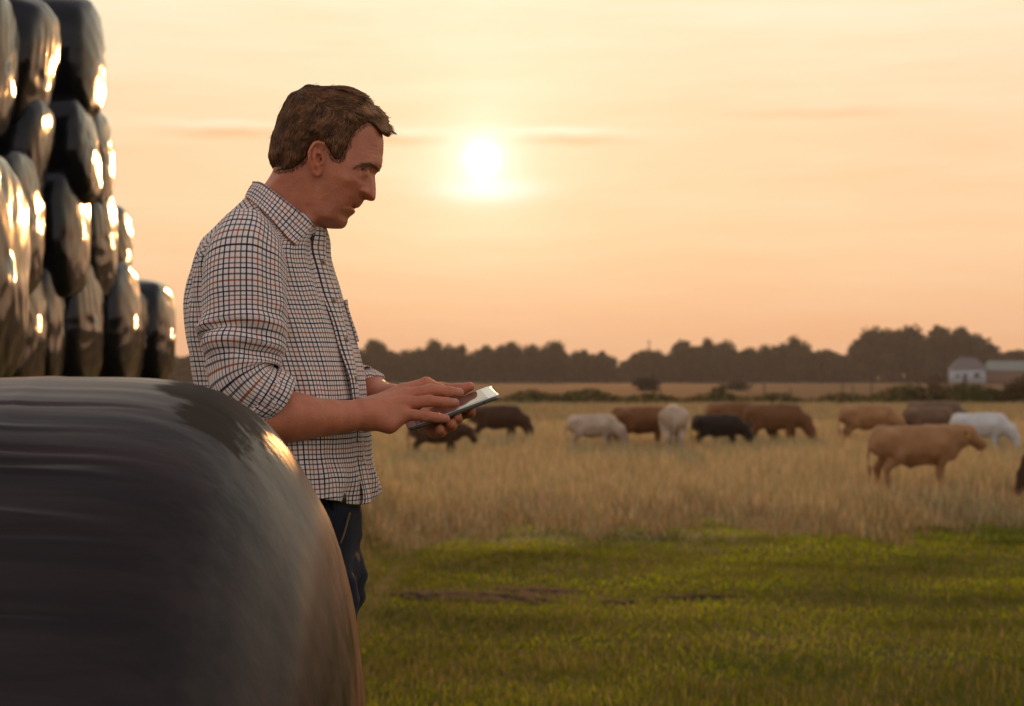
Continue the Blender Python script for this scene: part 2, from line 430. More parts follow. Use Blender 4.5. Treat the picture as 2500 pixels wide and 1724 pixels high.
# bare, trodden soil in the turf
SOIL = [(-.35, 19.0, .55, .22), (.28, 19.6, .40, .25), (.15, 18.7, .3, .12), (1.05, 18.6, .20, .14), (1.75, 18.9, .5, .10), (-.95, 18.8, .30, .14), (6.6, 21.9, .35, .14)]
def soil_at(x, y):
    r = np.full(np.shape(x), 9.0)
    for (cx_, cy_, a, b_) in SOIL: r = np.minimum(r, ((x - cx_) / a) ** 2 + ((y - cy_) / (2.2 * b_)) ** 2)
    return r
msoil = simple('trodden_soil', (.032, .022, .010), .95, .5, 14, .1, .8, 25)
for (cx_, cy_, a, b_) in SOIL:
    g = np.random.default_rng(int(abs(cx_) * 100)); rr = np.linspace(0, 1, 6); th = np.linspace(0, 2 * np.pi, 20, endpoint=False)
    wob_ = 1 + .25 * np.sin(th * 3 + cx_) + .15 * np.sin(th * 5 + cy_) + .1 * g.normal(size=20)
    X = cx_ + a * rr[:, None] * wob_ * np.cos(th); Y = cy_ + 2.2 * b_ * rr[:, None] * wob_ * np.sin(th)
    Z = ground_z(X, Y) + .004 + .02 * (1 - rr[:, None] ** 2) * (1 + .6 * np.sin(X * 31 + Y * 17))
    tag(ob('bare_soil', mk_mesh('bare_soil', np.stack([X, Y, Z], -1).reshape(-1, 3), grid_faces(6, 20, True)), msoil), kind='structure')
OLIVE = [(.28, .32, .004), (.36, .39, .005), (.20, .235, .003), (.42, .385, .02), (.44, .36, .08)]
TAN = [(.54, .41, .22), (.46, .33, .17), (.40, .32, .15), (.34, .30, .12), (.60, .47, .27)]
def turf_keep(g, x, y):
    pat = .55 + .45 * np.sin(x * 1.1 + y * .6) * np.sin(y * 1.7 - x * .5)
    return (y < tall_edge(x) + .8 + g.normal(0, .4, len(x))) & (soil_at(x, y) > .12 + 1.0 * g.random(len(x))) & (g.random(len(x)) < .55 + .45 * pat)
o_ = blades('short_grass', 125000, wedge(11.6, 29, 1.6), lambda g, x, y: .035 + .05 * g.random(len(x)) ** 1.5 + .02 * sst(y, 14, 12), lambda g, x, y: .007 + .00035 * y + 0 * x,
            lambda g, x, y, n_: pal(g, n_, OLIVE, [4, 4, 3, 1.6, .7]) * (.78 + .42 * np.sin(x * .8 + y * .9 + 1.3 * np.sin(y * .7)) * np.sin(y * 1.25 - x * .45 + 2) + .22 * np.sin(x * 2.6 + y) * np.sin(y * 3.1 - x))[:, None].clip(.35, 1.5), .5, turf_keep, 11)
tag(o_, kind='stuff')
def tuft_keep(g, x, y):
    d_ = np.where(y < 15.6, .85, np.where(y < 17.5, .3, .08)) * (.45 + .55 * np.sin(x * 2.1 + 1) * np.sin(y * 2.7 + x))
    return (g.random(len(x)) < d_) & (soil_at(x, y) > 1)
o_ = blades('meadow_grass', 90000, wedge(11.6, 24, 1.0), lambda g, x, y: .07 + .13 * g.random(len(x)) ** 2, lambda g, x, y: .005 + .002 * g.random(len(x)),
            lambda g, x, y, n_: pal(g, n_, [(.19, .18, .022), (.27, .21, .06), (.38, .27, .11), (.15, .15, .012)], [3, 3, 2.4, 3]), .45, tuft_keep, 12)
tag(o_, kind='stuff')
def near_region(g, n_):
    return -9 + 21 * g.random(n_), -3 + 15 * g.random(n_)
o_ = blades('near_grass', 45000, near_region, lambda g, x, y: .04 + .07 * g.random(len(x)) ** 1.5, lambda g, x, y: .006 + .003 * g.random(len(x)),
            lambda g, x, y, n_: pal(g, n_, OLIVE, [4, 4, 3, 2, 1]), .5, lambda g, x, y: (y < 11.7) & ~((np.abs(x + .83) < .75) & (np.abs(y - 2.6) < .6)), 13)
tag(o_, kind='stuff')
def tall_keep(g, x, y):
    pat = .5 + .5 * np.sin(x * .7 + y * .21 + 1) * np.sin(y * .37 - x * .15)
    return (y > tall_edge(x) + g.normal(0, .35, len(x))) & (g.random(len(x)) < .6 + .4 * pat)
def tall_col(g, x, y, n_):
    c = pal(g, n_, TAN, [3, 3.5, 2.5, 2, 1.5], .15)
    e = 1 - sst(y - tall_edge(x), 0, 9)                # the fringe of the tall grass is ruddier and greener, the far part straw pale
    q = pal(g, n_, [(.27, .18, .085), (.22, .18, .055), (.34, .23, .11)], [3, 2, 2], .15)
    return np.where((g.random(n_) < e * .85)[:, None], q, c)
o_ = blades('dry_grass', 230000, wedge(21, 80, .9, 2.0), lambda g, x, y: (.20 + .20 * g.random(len(x))) * (.55 + .45 * sst(y - tall_edge(x), 0, 7)) * (1 + .45 * sst(y, 30, 42)), lambda g, x, y: .006 + .00032 * y + 0 * x,
            tall_col, .28, tall_keep, 14)
tag(o_, kind='stuff')
o_ = blades('far_grass', 60000, wedge(80, 144, 1.2, 3.0), lambda g, x, y: .28 + .25 * g.random(len(x)), lambda g, x, y: .05 + .05 * g.random(len(x)),
            lambda g, x, y, n_: pal(g, n_, [(.38, .30, .17), (.33, .26, .13), (.27, .235, .105)], [3, 3, 2], .12), .25, None, 15)
tag(o_, kind='stuff')

# ------------------------------------------------------------------ hedge bank, fence, bushes
LEAF = leafy('foliage', .8, .25)
def leaf_cloud(g, n_, size, pts_fn, cols, wts, flat=.6):
    p = pts_fn(g, n_); n_ = len(p)
    a = g.normal(size=(n_, 3)); a /= np.linalg.norm(a, axis=1)[:, None]; b_ = g.normal(size=(n_, 3)); b_ -= a * (a * b_).sum(1)[:, None]; b_ /= np.linalg.norm(b_, axis=1)[:, None]
    s_ = size * (.6 + .8 * g.random(n_))[:, None]
    v = np.stack([p - a * s_, p + b_ * s_ * flat, p + a * s_, p - b_ * s_ * flat], 1).reshape(-1, 3)
    return v, np.arange(n_ * 4).reshape(-1, 4), np.repeat(pal(g, n_, cols, wts), 4, axis=0)
def hedge_pts(g, n_):
    x = -75 + 165 * g.random(n_); top = .75 + .28 * np.sin(x * .35) * np.sin(x * .13 + 1) + .22 * np.sin(x * 1.3) + .6 * sst(x, 26, 36)
    z = top * g.random(n_) ** .8
    y = 145 + 2.4 * g.normal(size=n_) * (1.2 - z / 2.2)
    return np.stack([x, y, -.9 + z], 1)
g = np.random.default_rng(5)
v, f, c = leaf_cloud(g, 30000, .22, hedge_pts, [(.085, .065, .022), (.105, .10, .022), (.06, .05, .018), (.17, .12, .05)], [3, 3, 2.5, 2])
tag(ob('hedge_growth', mk_mesh('hedge_growth', v, f, col=c, smooth=False), LEAF), kind='stuff')
mwood = simple('weathered_wood', (.10, .075, .05), .9, .3, 5)
fence = empty('fence', (P(1960, 955, 149)[0], 149, -.9))
tag(fence, 'old post and wire fence along the top of the far hedge bank', 'fence')
posts = [1755, 1866, 1930, 2056, 2082, 2127, 2210]
hs = [1.3, 1.7, 1.3, 1.75, 1.4, 1.7, 1.3]
for px, hh in zip(posts, hs):
    b_ = MB(); b_.tube([(0, 0, 0), (.01, 0, hh * .5), (.02, 0, hh), (.02, 0, hh + .02)], [.07, .065, .06, .02], 8)
    ob('post', b_.mesh('post'), mwood, fence, (P(px, 0, 149)[0] - fence.location.x, 0, 0))
b_ = MB()
for z in (.9, 1.35): b_.tube([(P(px, 0, 149)[0] - fence.location.x, -.09, z + .01 * math.sin(px)) for px in posts], .008, 4)
ob('wire', b_.mesh('wire'), simple('wire', (.08, .07, .06), .5, .1, 3, .5, 0, 60, .8), fence)

def bush(name, label, loc, r, n_, cols, wts, size, cat='bush', group=None, spiky=False):
    root = empty(name, loc); tag(root, label, cat, group)
    g = np.random.default_rng(int(abs(loc[0]) * 13) + 3)
    lumps = [(g.normal(0, .35, 3) * np.array(r) * np.array((1, 1, .5)) + np.array((0, 0, r[2] * .55)), .45 + .3 * g.random()) for _ in range(9)]
    def pts(g, k):
        out = []
        for c_, s_ in lumps:
            q = g.normal(size=(k // len(lumps), 3)); q /= np.linalg.norm(q, axis=1)[:, None]; q *= (g.random((len(q), 1)) ** .35)
            out.append(c_ + q * np.array(r) * s_)
        p = np.concatenate(out); p[:, 2] = np.abs(p[:, 2]); return p
    v, f, c = leaf_cloud(g, n_, size, pts, cols, wts, .2 if spiky else .6)
    ob('foliage', mk_mesh('foliage', v, f, col=c, smooth=False), LEAF, root)
    b_ = MB()
    for i in range(5):
        a = i * 1.256; b_.tube([(0, 0, -.1), (.15 * r[0] * math.cos(a), .15 * r[1] * math.sin(a), r[2] * .3), (.4 * r[0] * math.cos(a), .4 * r[1] * math.sin(a), r[2] * .75)], [.07, .05, .02], 6)
    ob('stem', b_.mesh('stem'), mwood, root)
    return root
RUST = [(.10, .055, .022), (.075, .045, .018), (.13, .08, .03), (.06, .05, .015)]
def at(px, py, Y): p = P(px, py, Y); return p
p = at(2276, 0, 143); bush('reed_bush', 'tall rusty brown bush standing in front of the white cottage', (p[0], 143, -.9), (1.35, 1.0, 1.75), 1500, RUST, [3, 3, 1, 1], .14, spiky=True)
p = at(2482, 0, 141); bush('bush', 'broad brown bush at the hedge below the grey green shed', (p[0], 141, -.9), (1.6, 1.2, 1.65), 1500, RUST, [2, 3, 1, 3], .14)
p = at(2385, 0, 142); bush('bush', 'low green bramble bush in the bank beneath the white cottage', (p[0], 142, -.9), (1.7, 1.2, .95), 1300, [(.06, .075, .016), (.08, .08, .02)], [1, 1], .14)
p = at(1575, 0, 300); bush('bush', 'lone dark round bush out in the pale far field', (p[0], 300, -.9), (2.2, 2.0, 1.7), 1000, [(.04, .035, .015), (.05, .045, .02)], [1, 1], .25)
p = at(1757, 0, 148); bush('bush', 'small brown scrub growing by the fence between two posts', (p[0], 148, -.9), (.9, .8, 1.2), 700, RUST, [1, 2, 1, 2], .13)
p = at(1800, 0, 300); bush('bush', 'small grey scrub far out in the field beyond the fence', (p[0], 300, -.9), (2.0, 1.5, 1.2), 600, [(.09, .08, .05)], [1], .25)

# ------------------------------------------------------------------ far trees
TREES = leafy('tree_leaves', .8, .15)
def crown_mesh(seed, tall):
    g = np.random.default_rng(seed); nl = 13
    lumps = []
    for i in range(nl):
        a = g.random() * 6.28; rr = .62 * math.sqrt(g.random()); z = .30 + .55 * g.random() * (1 - .5 * rr)
        lumps.append((np.array((rr * math.cos(a) * .8, rr * math.sin(a) * .8, z)), .20 + .12 * g.random()))
    lumps.append((np.array((0, 0, .5)), .36)); lumps.append((np.array((0, 0, .80)), .17))
    V, Fq, Cc, n0 = [], [], [], 0
    def pts(g, k):
        out = []
        for c_, s_ in lumps:
            q = g.normal(size=(int(k * s_ * s_ / sum(t_[1] ** 2 for t_ in lumps)) + 1, 3)); q /= np.linalg.norm(q, axis=1)[:, None]
            out.append(c_ + q * s_ * np.array((1, 1, .8)) * (.75 + .35 * g.random((len(q), 1)) ** .6))
        return np.concatenate(out)
    v, f, c = leaf_cloud(g, 2300, .034, pts, [(.035, .035, .012), (.05, .045, .016), (.028, .026, .010)], [3, 2, 3], .7)
    V.append(v); Fq.append(f); Cc.append(c); n0 = len(v)
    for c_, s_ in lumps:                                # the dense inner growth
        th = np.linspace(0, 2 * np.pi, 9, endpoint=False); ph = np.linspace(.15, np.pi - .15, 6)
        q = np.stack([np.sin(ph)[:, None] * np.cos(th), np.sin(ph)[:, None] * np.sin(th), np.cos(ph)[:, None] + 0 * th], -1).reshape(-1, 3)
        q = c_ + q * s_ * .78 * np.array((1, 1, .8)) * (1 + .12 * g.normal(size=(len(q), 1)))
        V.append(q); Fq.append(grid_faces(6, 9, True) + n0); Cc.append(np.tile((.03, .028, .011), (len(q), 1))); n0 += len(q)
    v = np.concatenate(V); v[:, 2] = np.maximum(v[:, 2], .06)
    v[:, :2] *= .62 if tall else 1.0
    return mk_mesh('crown', v, np.concatenate(Fq), col=np.concatenate(Cc), smooth=False)
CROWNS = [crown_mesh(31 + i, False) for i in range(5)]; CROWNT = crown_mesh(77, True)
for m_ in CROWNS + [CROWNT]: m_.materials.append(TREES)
b_ = MB(); b_.tube([(0, 0, -.05), (.01, 0, .15), (-.01, .01, .34), (.02, 0, .6)], [.045, .032, .026, .012], 8)
for a in (.4, 2.1, 3.9, 5.2): b_.tube([(0, 0, .25), (.15 * math.cos(a), .15 * math.sin(a), .42), (.3 * math.cos(a), .3 * math.sin(a), .56)], [.022, .015, .006], 6)
TRUNK = b_.mesh('trunk'); TRUNK.materials.append(simple('bark', (.05, .04, .03), .9, .3, 3))
WOOD = 'trees of the far wood'
def tree(px, ty, hw, Y, label, group=WOOD, tall=False, k=[0]):
    k[0] += 1; h = P(px, ty, Y)[2] + .9
    root = empty('tree', (P(px, 0, Y)[0], Y, -.9), k[0] * 1.7); tag(root, label, 'tree', group)
    w_ = hw / F * Y * 1.45
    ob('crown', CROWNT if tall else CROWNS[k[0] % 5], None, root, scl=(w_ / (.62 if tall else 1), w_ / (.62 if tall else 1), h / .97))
    ob('trunk', TRUNK, None, root, scl=(h, h, h))
far = 'tree of the distant wood hidden behind the standing man'
spec = [  # photo column, row of the top, half width, distance, label
 (918, 826, 36, 700, 'tall slim tree rising above the wood just beyond the man\'s chest', True), (873, 852, 50, 705, "low tree between the man's chest and the tall slim tree", 0), (962, 855, 42, 710, "low tree just past the tall slim tree", 0), (1010, 852, 45, 716, "low tree between the slim tree and the broad one above the tablet", 0),
 (1063, 832, 52, 700, 'broad tree topping the wood above the tablet', 0), (1128, 838, 52, 708, "flat topped tree over the dark grazing cow, next to the broad one", 0), (1190, 842, 48, 715, "tree of the wood above the back of the dark grazing cow", 0), (1243, 833, 42, 702, "tree of the wood above the head of the dark grazing cow", 0), (1300, 843, 50, 712, "tree above the open grass between the dark cow and the white calf", 0),
 (1362, 836, 58, 700, 'wide round tree topping the wood above the white calf', 0), (1425, 850, 46, 710, "shorter tree just after the wide round tree of the wood", 0), (1472, 856, 36, 704, 'last tree of the wood before the low gap in the treeline', 0),
 (1545, 876, 42, 715, 'low tree in the gap of the distant treeline', 0), (1592, 855, 42, 706, "tree next to the radio mast on the far treeline", 0), (1655, 834, 56, 704, "tree of the middle wood above the cow seen from behind", 0), (1728, 822, 62, 700, 'big rounded tree of the middle wood, above the red cow', 0),
 (1782, 852, 46, 712, "lower tree just after the big rounded tree of the middle wood", 0), (1838, 848, 44, 708, "low tree above the shoulder of the big red cow", 0), (1892, 840, 46, 704, "tree just before the peaked tree of the middle wood", 0), (1946, 824, 44, 700, 'peaked tree of the middle wood, next to the low scrub', 0), (1995, 860, 46, 712, "low tree just after the peaked tree of the middle wood", 0), (2046, 868, 40, 716, 'low tree at the foot of the great dark clump', 0),
 (2098, 822, 52, 700, 'leftmost tree of the great dark clump behind the cottage', 0), (2152, 802, 78, 690, "second tree of the great dark clump counted from its low end", 0), (2222, 800, 84, 694, "third tree of the great dark clump, just before its tallest", 0), (2292, 790, 84, 688, 'tallest tree of the great clump, right above the brown bush', 0), (2345, 798, 76, 692, "tree of the great clump on the cottage side of its tallest", 0), (2392, 832, 54, 690, 'sloping tree at the end of the great clump over the cottage roof', 0), (2425, 858, 40, 694, "low tree between the cottage roof and the shed roof", 0),
 (2482, 856, 40, 705, 'low tree showing over the grey green shed roof', 0), (2540, 840, 55, 700, "tree beyond the shed, past the picture edge", 0),
 (372, 866, 45, 720, "tree hidden behind the black wrapped bales", 0), (430, 868, 48, 715, "low tree in the gap between the last bale and the man's back", 0), (492, 866, 48, 720, None, 0), (560, 862, 50, 715, None, 0), (630, 858, 50, 710, None, 0), (700, 850, 52, 712, None, 0), (765, 846, 50, 706, None, 0), (822, 856, 46, 712, None, 0)]
for (px, ty, hw, Y, lb, fl) in spec:
    if fl == 1 and lb is None: tree(px, ty, hw, Y, 'one of the tall oaks massed in the great dark clump', 'oaks of the great clump')
    elif lb is None: tree(px, ty, hw, Y, far)
    else: tree(px, ty, hw, Y, lb, WOOD, fl is True)
def wood_pts(g, n_):
    px = 250 + 2450 * g.random(n_); y = 725 + 12 * g.normal(size=n_)
    top = 8.5 + 4.0 * (.5 + .5 * np.sin(px * .013)) * (.6 + .4 * np.sin(px * .041 + 1)) - 5.0 * np.exp(-((px - 1512) / 35) ** 2) + 9.0 * np.exp(-((px - 2240) / 120) ** 4) + 3.5 * np.exp(-((px - 1720) / 80) ** 2)
    return np.stack([(px - CX) / F * y, y, -.9 + top * g.random(n_)], 1)
v, f, c = leaf_cloud(np.random.default_rng(8), 60000, .95, wood_pts, [(.035, .03, .012), (.045, .04, .016)], [1, 1])
tag(ob('undergrowth', mk_mesh('undergrowth', v, f, col=c, smooth=False), TREES), kind='stuff')

# ------------------------------------------------------------------ cottage and shed beyond the hedge
mwhite = simple('white_render', (.40, .43, .46), .85, .06, .5); mslate = simple('slate', (.10, .095, .10), .7, .25, .7); mdark = simple('dark_glass', (.03, .035, .04), .2, .2, 2, .5)
mbrick = simple('brown_brick', (.16, .10, .075), .9, .2, 1)
HYd = 610.0
def house(x0, x1, yb, ye, yr, label, mats, ridge_in, openings):
    xa, xb = P(x0, 0, HYd)[0], P(x1, 0, HYd)[0]; w_ = xb - xa; ze = P(0, ye, HYd)[2] + .9; zr = P(0, yr, HYd)[2] + .9; dp = 7.0
    root = empty('cottage' if openings else 'shed', ((xa + xb) / 2, HYd, -.9)); tag(root, label, 'house' if openings else 'shed')
    b_ = MB(); b_.box((-w_ / 2, 0, -.3), (w_ / 2, dp, ze)); ob('wall', b_.mesh('wall', False), mats[0], root)
    o = .5; ri = ridge_in
    v = [(-w_ / 2 - o, -o, ze - .1), (w_ / 2 + o, -o, ze - .1), (w_ / 2 + o, dp + o, ze - .1), (-w_ / 2 - o, dp + o, ze - .1), (-w_ / 2 + ri, dp / 2, zr), (w_ / 2 - ri, dp / 2, zr)]
    me = bpy.data.meshes.new('roof'); me.from_pydata(v, [], [(0, 1, 5, 4), (2, 3, 4, 5), (1, 2, 5), (3, 0, 4), (3, 2, 1, 0)]); ob('roof', me, mats[1], root)
    for (kind, a, b2, z0, z1) in openings:
        b_ = MB(); b_.box((w_ * a - w_ / 2, -.06, z0), (w_ * b2 - w_ / 2, .02, z1)); q = ob(kind, b_.mesh(kind, False), mdark, root)
        b_ = MB(); b_.box((w_ * a - w_ / 2 - .08, -.1, z0 - .1), (w_ * b2 - w_ / 2 + .08, -.062, z0)); ob('sill', b_.mesh('sill', False), mats[0], q)
    return root
house(2328, 2408, 932, 900, 873, 'white rendered cottage with a grey slate roof behind the meadow', (mwhite, mslate), 2.6, [('door', .28, .42, 0.05, 3.2), ('window', .62, .80, 1.9, 3.4), ('window', .08, .18, 2.0, 3.0)])
house(2412, 2560, 932, 904, 881, 'long low shed with a grey green roof beside the cottage', (mbrick, simple('green_sheet', (.17, .20, .18), .5, .15, .3)), 1.0, [])
# the thin mast on the treeline
ms = empty('radio_mast', (P(1585, 0, 740)[0], 740, -.9)); tag(ms, 'thin bare radio mast sticking up over the treeline gap', 'mast')
b_ = MB(); hm = P(0, 828, 740)[2] + .9; b_.tube([(0, 0, 0), (0, 0, hm * .5), (0, 0, hm)], [.30, .25, .16], 6); ob('pole', b_.mesh('pole'), mwood, ms)
for i, z in enumerate((.92, .80)):
    b_ = MB(); b_.box((-.9 + .3 * i, -.08, hm * z), (.9 - .3 * i, .08, hm * z + .25)); ob('crossarm', b_.mesh('crossarm', False), mwood, ms)

# ------------------------------------------------------------------ wrapped bales
def wrap_material(name, rough, base, sx, near=False):
    m_, t, b = material(name)
    co = t.node('ShaderNodeTexCoord').outputs['Object']; nr = t.node('ShaderNodeNewGeometry').outputs['Normal']
    nx = t.m('ABSOLUTE', t.xyz(t.node('ShaderNodeTexCoord').outputs['Normal'])[0])
    side = t.noise(t.vm('MULTIPLY', co, (1.1, 16, 16)), 1.0, 5, .62); side2 = t.noise(t.vm('MULTIPLY', co, (4, 60, 60)), 1.0, 3, .6)
    end = t.noise(t.vm('MULTIPLY', co, (4, 26, 3.0)), 1.0, 5, .6); lump = t.noise(co, 4.5, 3, .5)
    e = t.smooth(nx, .80 if near else .45, .99 if near else .9)
    hgt = t.m('ADD', t.m('MULTIPLY', t.m('SUBTRACT', 1.0, e), t.m('ADD', side, t.m('MULTIPLY', side2, .3))), t.m('MULTIPLY', e, t.m('MULTIPLY', end, 1.6)))
    hgt = t.m('ADD', hgt, t.m('MULTIPLY', lump, .9))
    bn = t.node('ShaderNodeBump'); bn.inputs['Strength'].default_value = 1.0; bn.inputs['Distance'].default_value = sx
    t.l.new(hgt, bn.inputs['Height']); t.l.new(bn.outputs[0], b.inputs['Normal'])
    t.l.new(t.mix(t.smooth(side, .3, .7), tuple(x * .45 for x in base), tuple(x * 1.55 for x in base)), b.inputs['Base Color'])
    t.l.new(t.ramp(side, [(0, rough * .75), (1, rough * 1.3)]), b.inputs['Roughness']); b.inputs['Specular IOR Level'].default_value = .30
    if near:                                            # a ragged, rougher dark brown patch beside the man's elbow, and uneven dust
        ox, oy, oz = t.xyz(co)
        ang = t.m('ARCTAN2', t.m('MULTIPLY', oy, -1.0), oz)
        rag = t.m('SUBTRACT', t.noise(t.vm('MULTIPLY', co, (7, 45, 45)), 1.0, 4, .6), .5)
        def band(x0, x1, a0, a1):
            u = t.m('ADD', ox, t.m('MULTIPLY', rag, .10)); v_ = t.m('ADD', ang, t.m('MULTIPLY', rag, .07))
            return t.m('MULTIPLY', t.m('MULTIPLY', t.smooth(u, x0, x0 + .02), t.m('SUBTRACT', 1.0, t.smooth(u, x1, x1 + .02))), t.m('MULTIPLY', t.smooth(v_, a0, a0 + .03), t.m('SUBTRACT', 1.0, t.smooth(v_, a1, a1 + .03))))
        brown_patch = t.m('MAXIMUM', band(.375, .50, -.10, .21), band(.41, .492, .17, .36))
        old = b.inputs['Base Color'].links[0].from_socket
        t.l.new(t.mix(brown_patch, old, (.030, .019, .012)), b.inputs['Base Color'])
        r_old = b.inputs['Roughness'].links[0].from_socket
        t.l.new(t.mix(brown_patch, r_old, (.62, .62, .62)), b.inputs['Roughness'])
        t.l.new(t.m('MULTIPLY', t.m('SUBTRACT', 1.0, brown_patch), t.m('MULTIPLY', t.smooth(side, .25, .75), .15)), b.inputs['Sheen Weight'])
        t.l.new(t.m('SUBTRACT', .24, t.m('MULTIPLY', brown_patch, .16)), b.inputs['Specular IOR Level'])
    return m_
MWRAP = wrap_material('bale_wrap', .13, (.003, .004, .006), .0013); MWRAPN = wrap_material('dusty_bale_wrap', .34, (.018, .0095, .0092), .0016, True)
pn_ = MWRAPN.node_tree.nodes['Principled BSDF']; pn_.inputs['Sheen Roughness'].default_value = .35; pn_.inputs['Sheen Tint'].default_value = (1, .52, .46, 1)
EP = np.array([(0, 0), (.002, .12), (.005, .2), (.01, .255), (.02, .32), (.034, .38), (.051, .436), (.073, .476), (.102, .521), (.13, .555), (.158, .583), (.215, .612), (.29, .626), (.40, .632)])
EP2 = np.array([(0, 0), (.006, .15), (.014, .26), (.024, .36), (.036, .45), (.046, .51), (.058, .55), (.074, .580), (.095, .603), (.12, .618), (.16, .627), (.22, .631), (.30, .633), (.40, .634)])
def bale_mesh(name, L, Rr, seed, nr=44, nt=72, amp=.012, near=False):
    e = np.concatenate([interp(np.linspace(0, 1, nr // 2) ** 1.0, np.linspace(0, 1, len(EP)), (EP if near else EP2)[:, 0]), [L / 2]])
    r = np.concatenate([interp(np.linspace(0, 1, nr // 2), np.linspace(0, 1, len(EP)), (EP if near else EP2)[:, 1]), [.634]]) * Rr / .634
    if near:
        ex = np.linspace(.42, L / 2, 40); e = np.concatenate([e[:-1], ex]); r = np.concatenate([r[:-1], np.full(40, Rr)])
    x = np.concatenate([L / 2 - e, (e - L / 2)[::-1][1:]]); rr = np.concatenate([r, r[::-1][1:]])
    th = np.linspace(0, 2 * np.pi, nt, endpoint=False)
    X = np.repeat(x[:, None], nt, 1); Rm = np.repeat(rr[:, None], nt, 1); T = np.repeat(th[None], len(x), 0)
    if not near: Rm = Rm * (np.abs(np.cos(T)) ** 2.7 + np.abs(np.sin(T)) ** 2.7) ** (-1 / 2.7)
    p = np.stack([X, np.cos(T) * Rm, np.sin(T) * Rm], -1)
    dsp = amp * waves(p, seed, 1.3, 10) * np.clip(Rm / Rr, .2, 1)
    if not near: dsp += amp * .5 * waves(p, seed + 5, 5.0, 10, aniso=(.3, 1, 1)) 
    else:
        dsp *= sst(Rm / Rr, .6, 1.0); dsp += (1 - sst(Rm / Rr, .93, .99)) * sst(Rm / Rr, .3, .6) * .0016 * waves(p, seed + 3, 6.0, 14, aniso=(1, 1, .5)); dsp += sst(Rm / Rr, .955, .998) * .0008 * waves(p, seed + 5, 7.0, 14, aniso=(.12, 1, 1)) + .00035 * waves(p, seed + 9, 22.0, 14, aniso=(.06, 1, 1))
        ta = np.degrees(np.arctan2(-p[..., 1], p[..., 2]))          # 0 at the crown of the bale, 90 towards the viewer
        for (t0, sl_, xa, xb, a, wd) in ((30, 3, -.45, .12, -.0045, .8), (33.5, -2, -.30, .18, -.005, .7), (34.6, -2, -.4, .2, .003, .8), (41, 5, -.25, -.02, .0055, 1.0), (42.4, 5, -.3, 0, -.006, .9), (53, 5, -.25, .3, -.008, .9),
                                       (55.5, 4, -.2, .4, -.006, .8), (19.5, 3, -.45, .2, -.004, .8), (47, 4, -.3, .5, -.003, .9), (58, 4, -.4, .3, -.005, 1.0), (61, 4, -.3, .5, .005, 1.0), (38, 3, .1, .45, -.003, .8), (26, 2, -.5, -.1, .003, 1.0), (64, 4, -.4, .4, -.006, 1)):
            ct = t0 + sl_ * (X - .2) + .5 * np.sin(X * 9 + t0)
            dsp += (1.0 if a == .0055 or t0 in (42.4, 53, 30, 34.6) else .75) * a * np.exp(-((ta - ct) / (wd * .55)) ** 2) * (1 - sst(X, .24, .44)) * sst(X, xa - .12 + .30, xa + .08 + .30) * (1 - sst(X, xb - .1 + .40, xb + .1 + .40))
    k = 1 + dsp / np.maximum(Rm, .12)
    p[..., 1] *= k; p[..., 2] *= k; p[..., 0] += dsp * .6 * np.sign(X) * sst(np.abs(X), L / 2 - .2, L / 2)
    v = p.reshape(-1, 3)
    v = np.concatenate([v, [[L / 2, 0, 0]], [[-L / 2, 0, 0]]]); n_ = len(x) * nt
    f1 = grid_faces(len(x), nt, True); j = np.arange(nt)
    f2 = np.concatenate([np.stack([np.full(nt, n_), (j + 1) % nt, j], 1), np.stack([np.full(nt, n_ + 1), (len(x) - 1) * nt + j, (len(x) - 1) * nt + (j + 1) % nt], 1)])
    return mk_mesh(name, v, [f1[:, ::-1], f2[:, ::-1]])
BALES = [bale_mesh('silage_bale', 1.25, .62, 40 + i) for i in range(6)]
for m_ in BALES: m_.materials.append(MWRAP)
STACK = 'black wrapped bales stacked at the field edge'
def bale(px, top, Y, label, r=.64, tilt=0.0, yaw=0.0, roll=0.0, k=[0], flat=1.0, group=STACK):
    k[0] += 1
    xe = P(px, 0, Y)[0]; zt = P(0, top, Y)[2]
    o = ob('silage_bale', BALES[k[0] % 6], None, None, (xe - .62 * math.cos(yaw), Y, zt - r * flat), (roll, tilt, yaw), (1, r / .62, r / .62 * flat))
    tag(o, label, 'bale', group); return o
def bale_m(xe, Y, z, label, r=.62, tilt=0.0, yaw=0.0, k=[0]):
    k[0] += 1
    return tag(ob('silage_bale', BALES[k[0] % 6], None, None, (xe - .62, Y, z), (0, tilt, yaw), (1, r / .62, r / .62)), label, 'bale', STACK)
hid = 'black wrapped bale on the ground beneath the stack'
for i, Y in enumerate((9.9, 14.4, 15.75, 17.1, 18.45, 19.8, 21.2, 22.5)):
    bale_m(-2.68 if i == 0 else -4.0, Y, .61, hid)
bale(27, 352, 10.0, 'nearest black bale of the stack, striped end just showing', .66)
# second tier
bale(92, 604, 15.7, 'black bale of the lowest row, beside the nearest striped bale end')
bale(150, 618, 16.7, 'narrow black bale with crumpled pale end in the lowest row', yaw=.10)
bale(236, 622, 17.8, 'wide black bale in the middle of the lowest row of the stack')
bale(331, 636, 19.2, 'black bale of the lowest row beneath the upper step of the stack')
bale(356, 698, 20.6, 'small slumped black bale wedged before the last one of the lowest row', .55, tilt=.10)
bale(418, 686, 21.4, 'last black bale of the lowest row, standing apart towards the meadow', .60)
# third tier
bale(86, 360, 15.1, 'black bale of the middle row with a broad pale rim', .60)
bale(203, 402, 16.9, 'black bale in the middle of the middle row, below the goblet like pair', .60)
bale(272, 444, 18.3, 'black bale second to last in the middle row with a pale folded end', .58)
bale(312, 494, 19.4, 'last bale of the middle row, ending in a pale rounded cap', .52, tilt=.06)
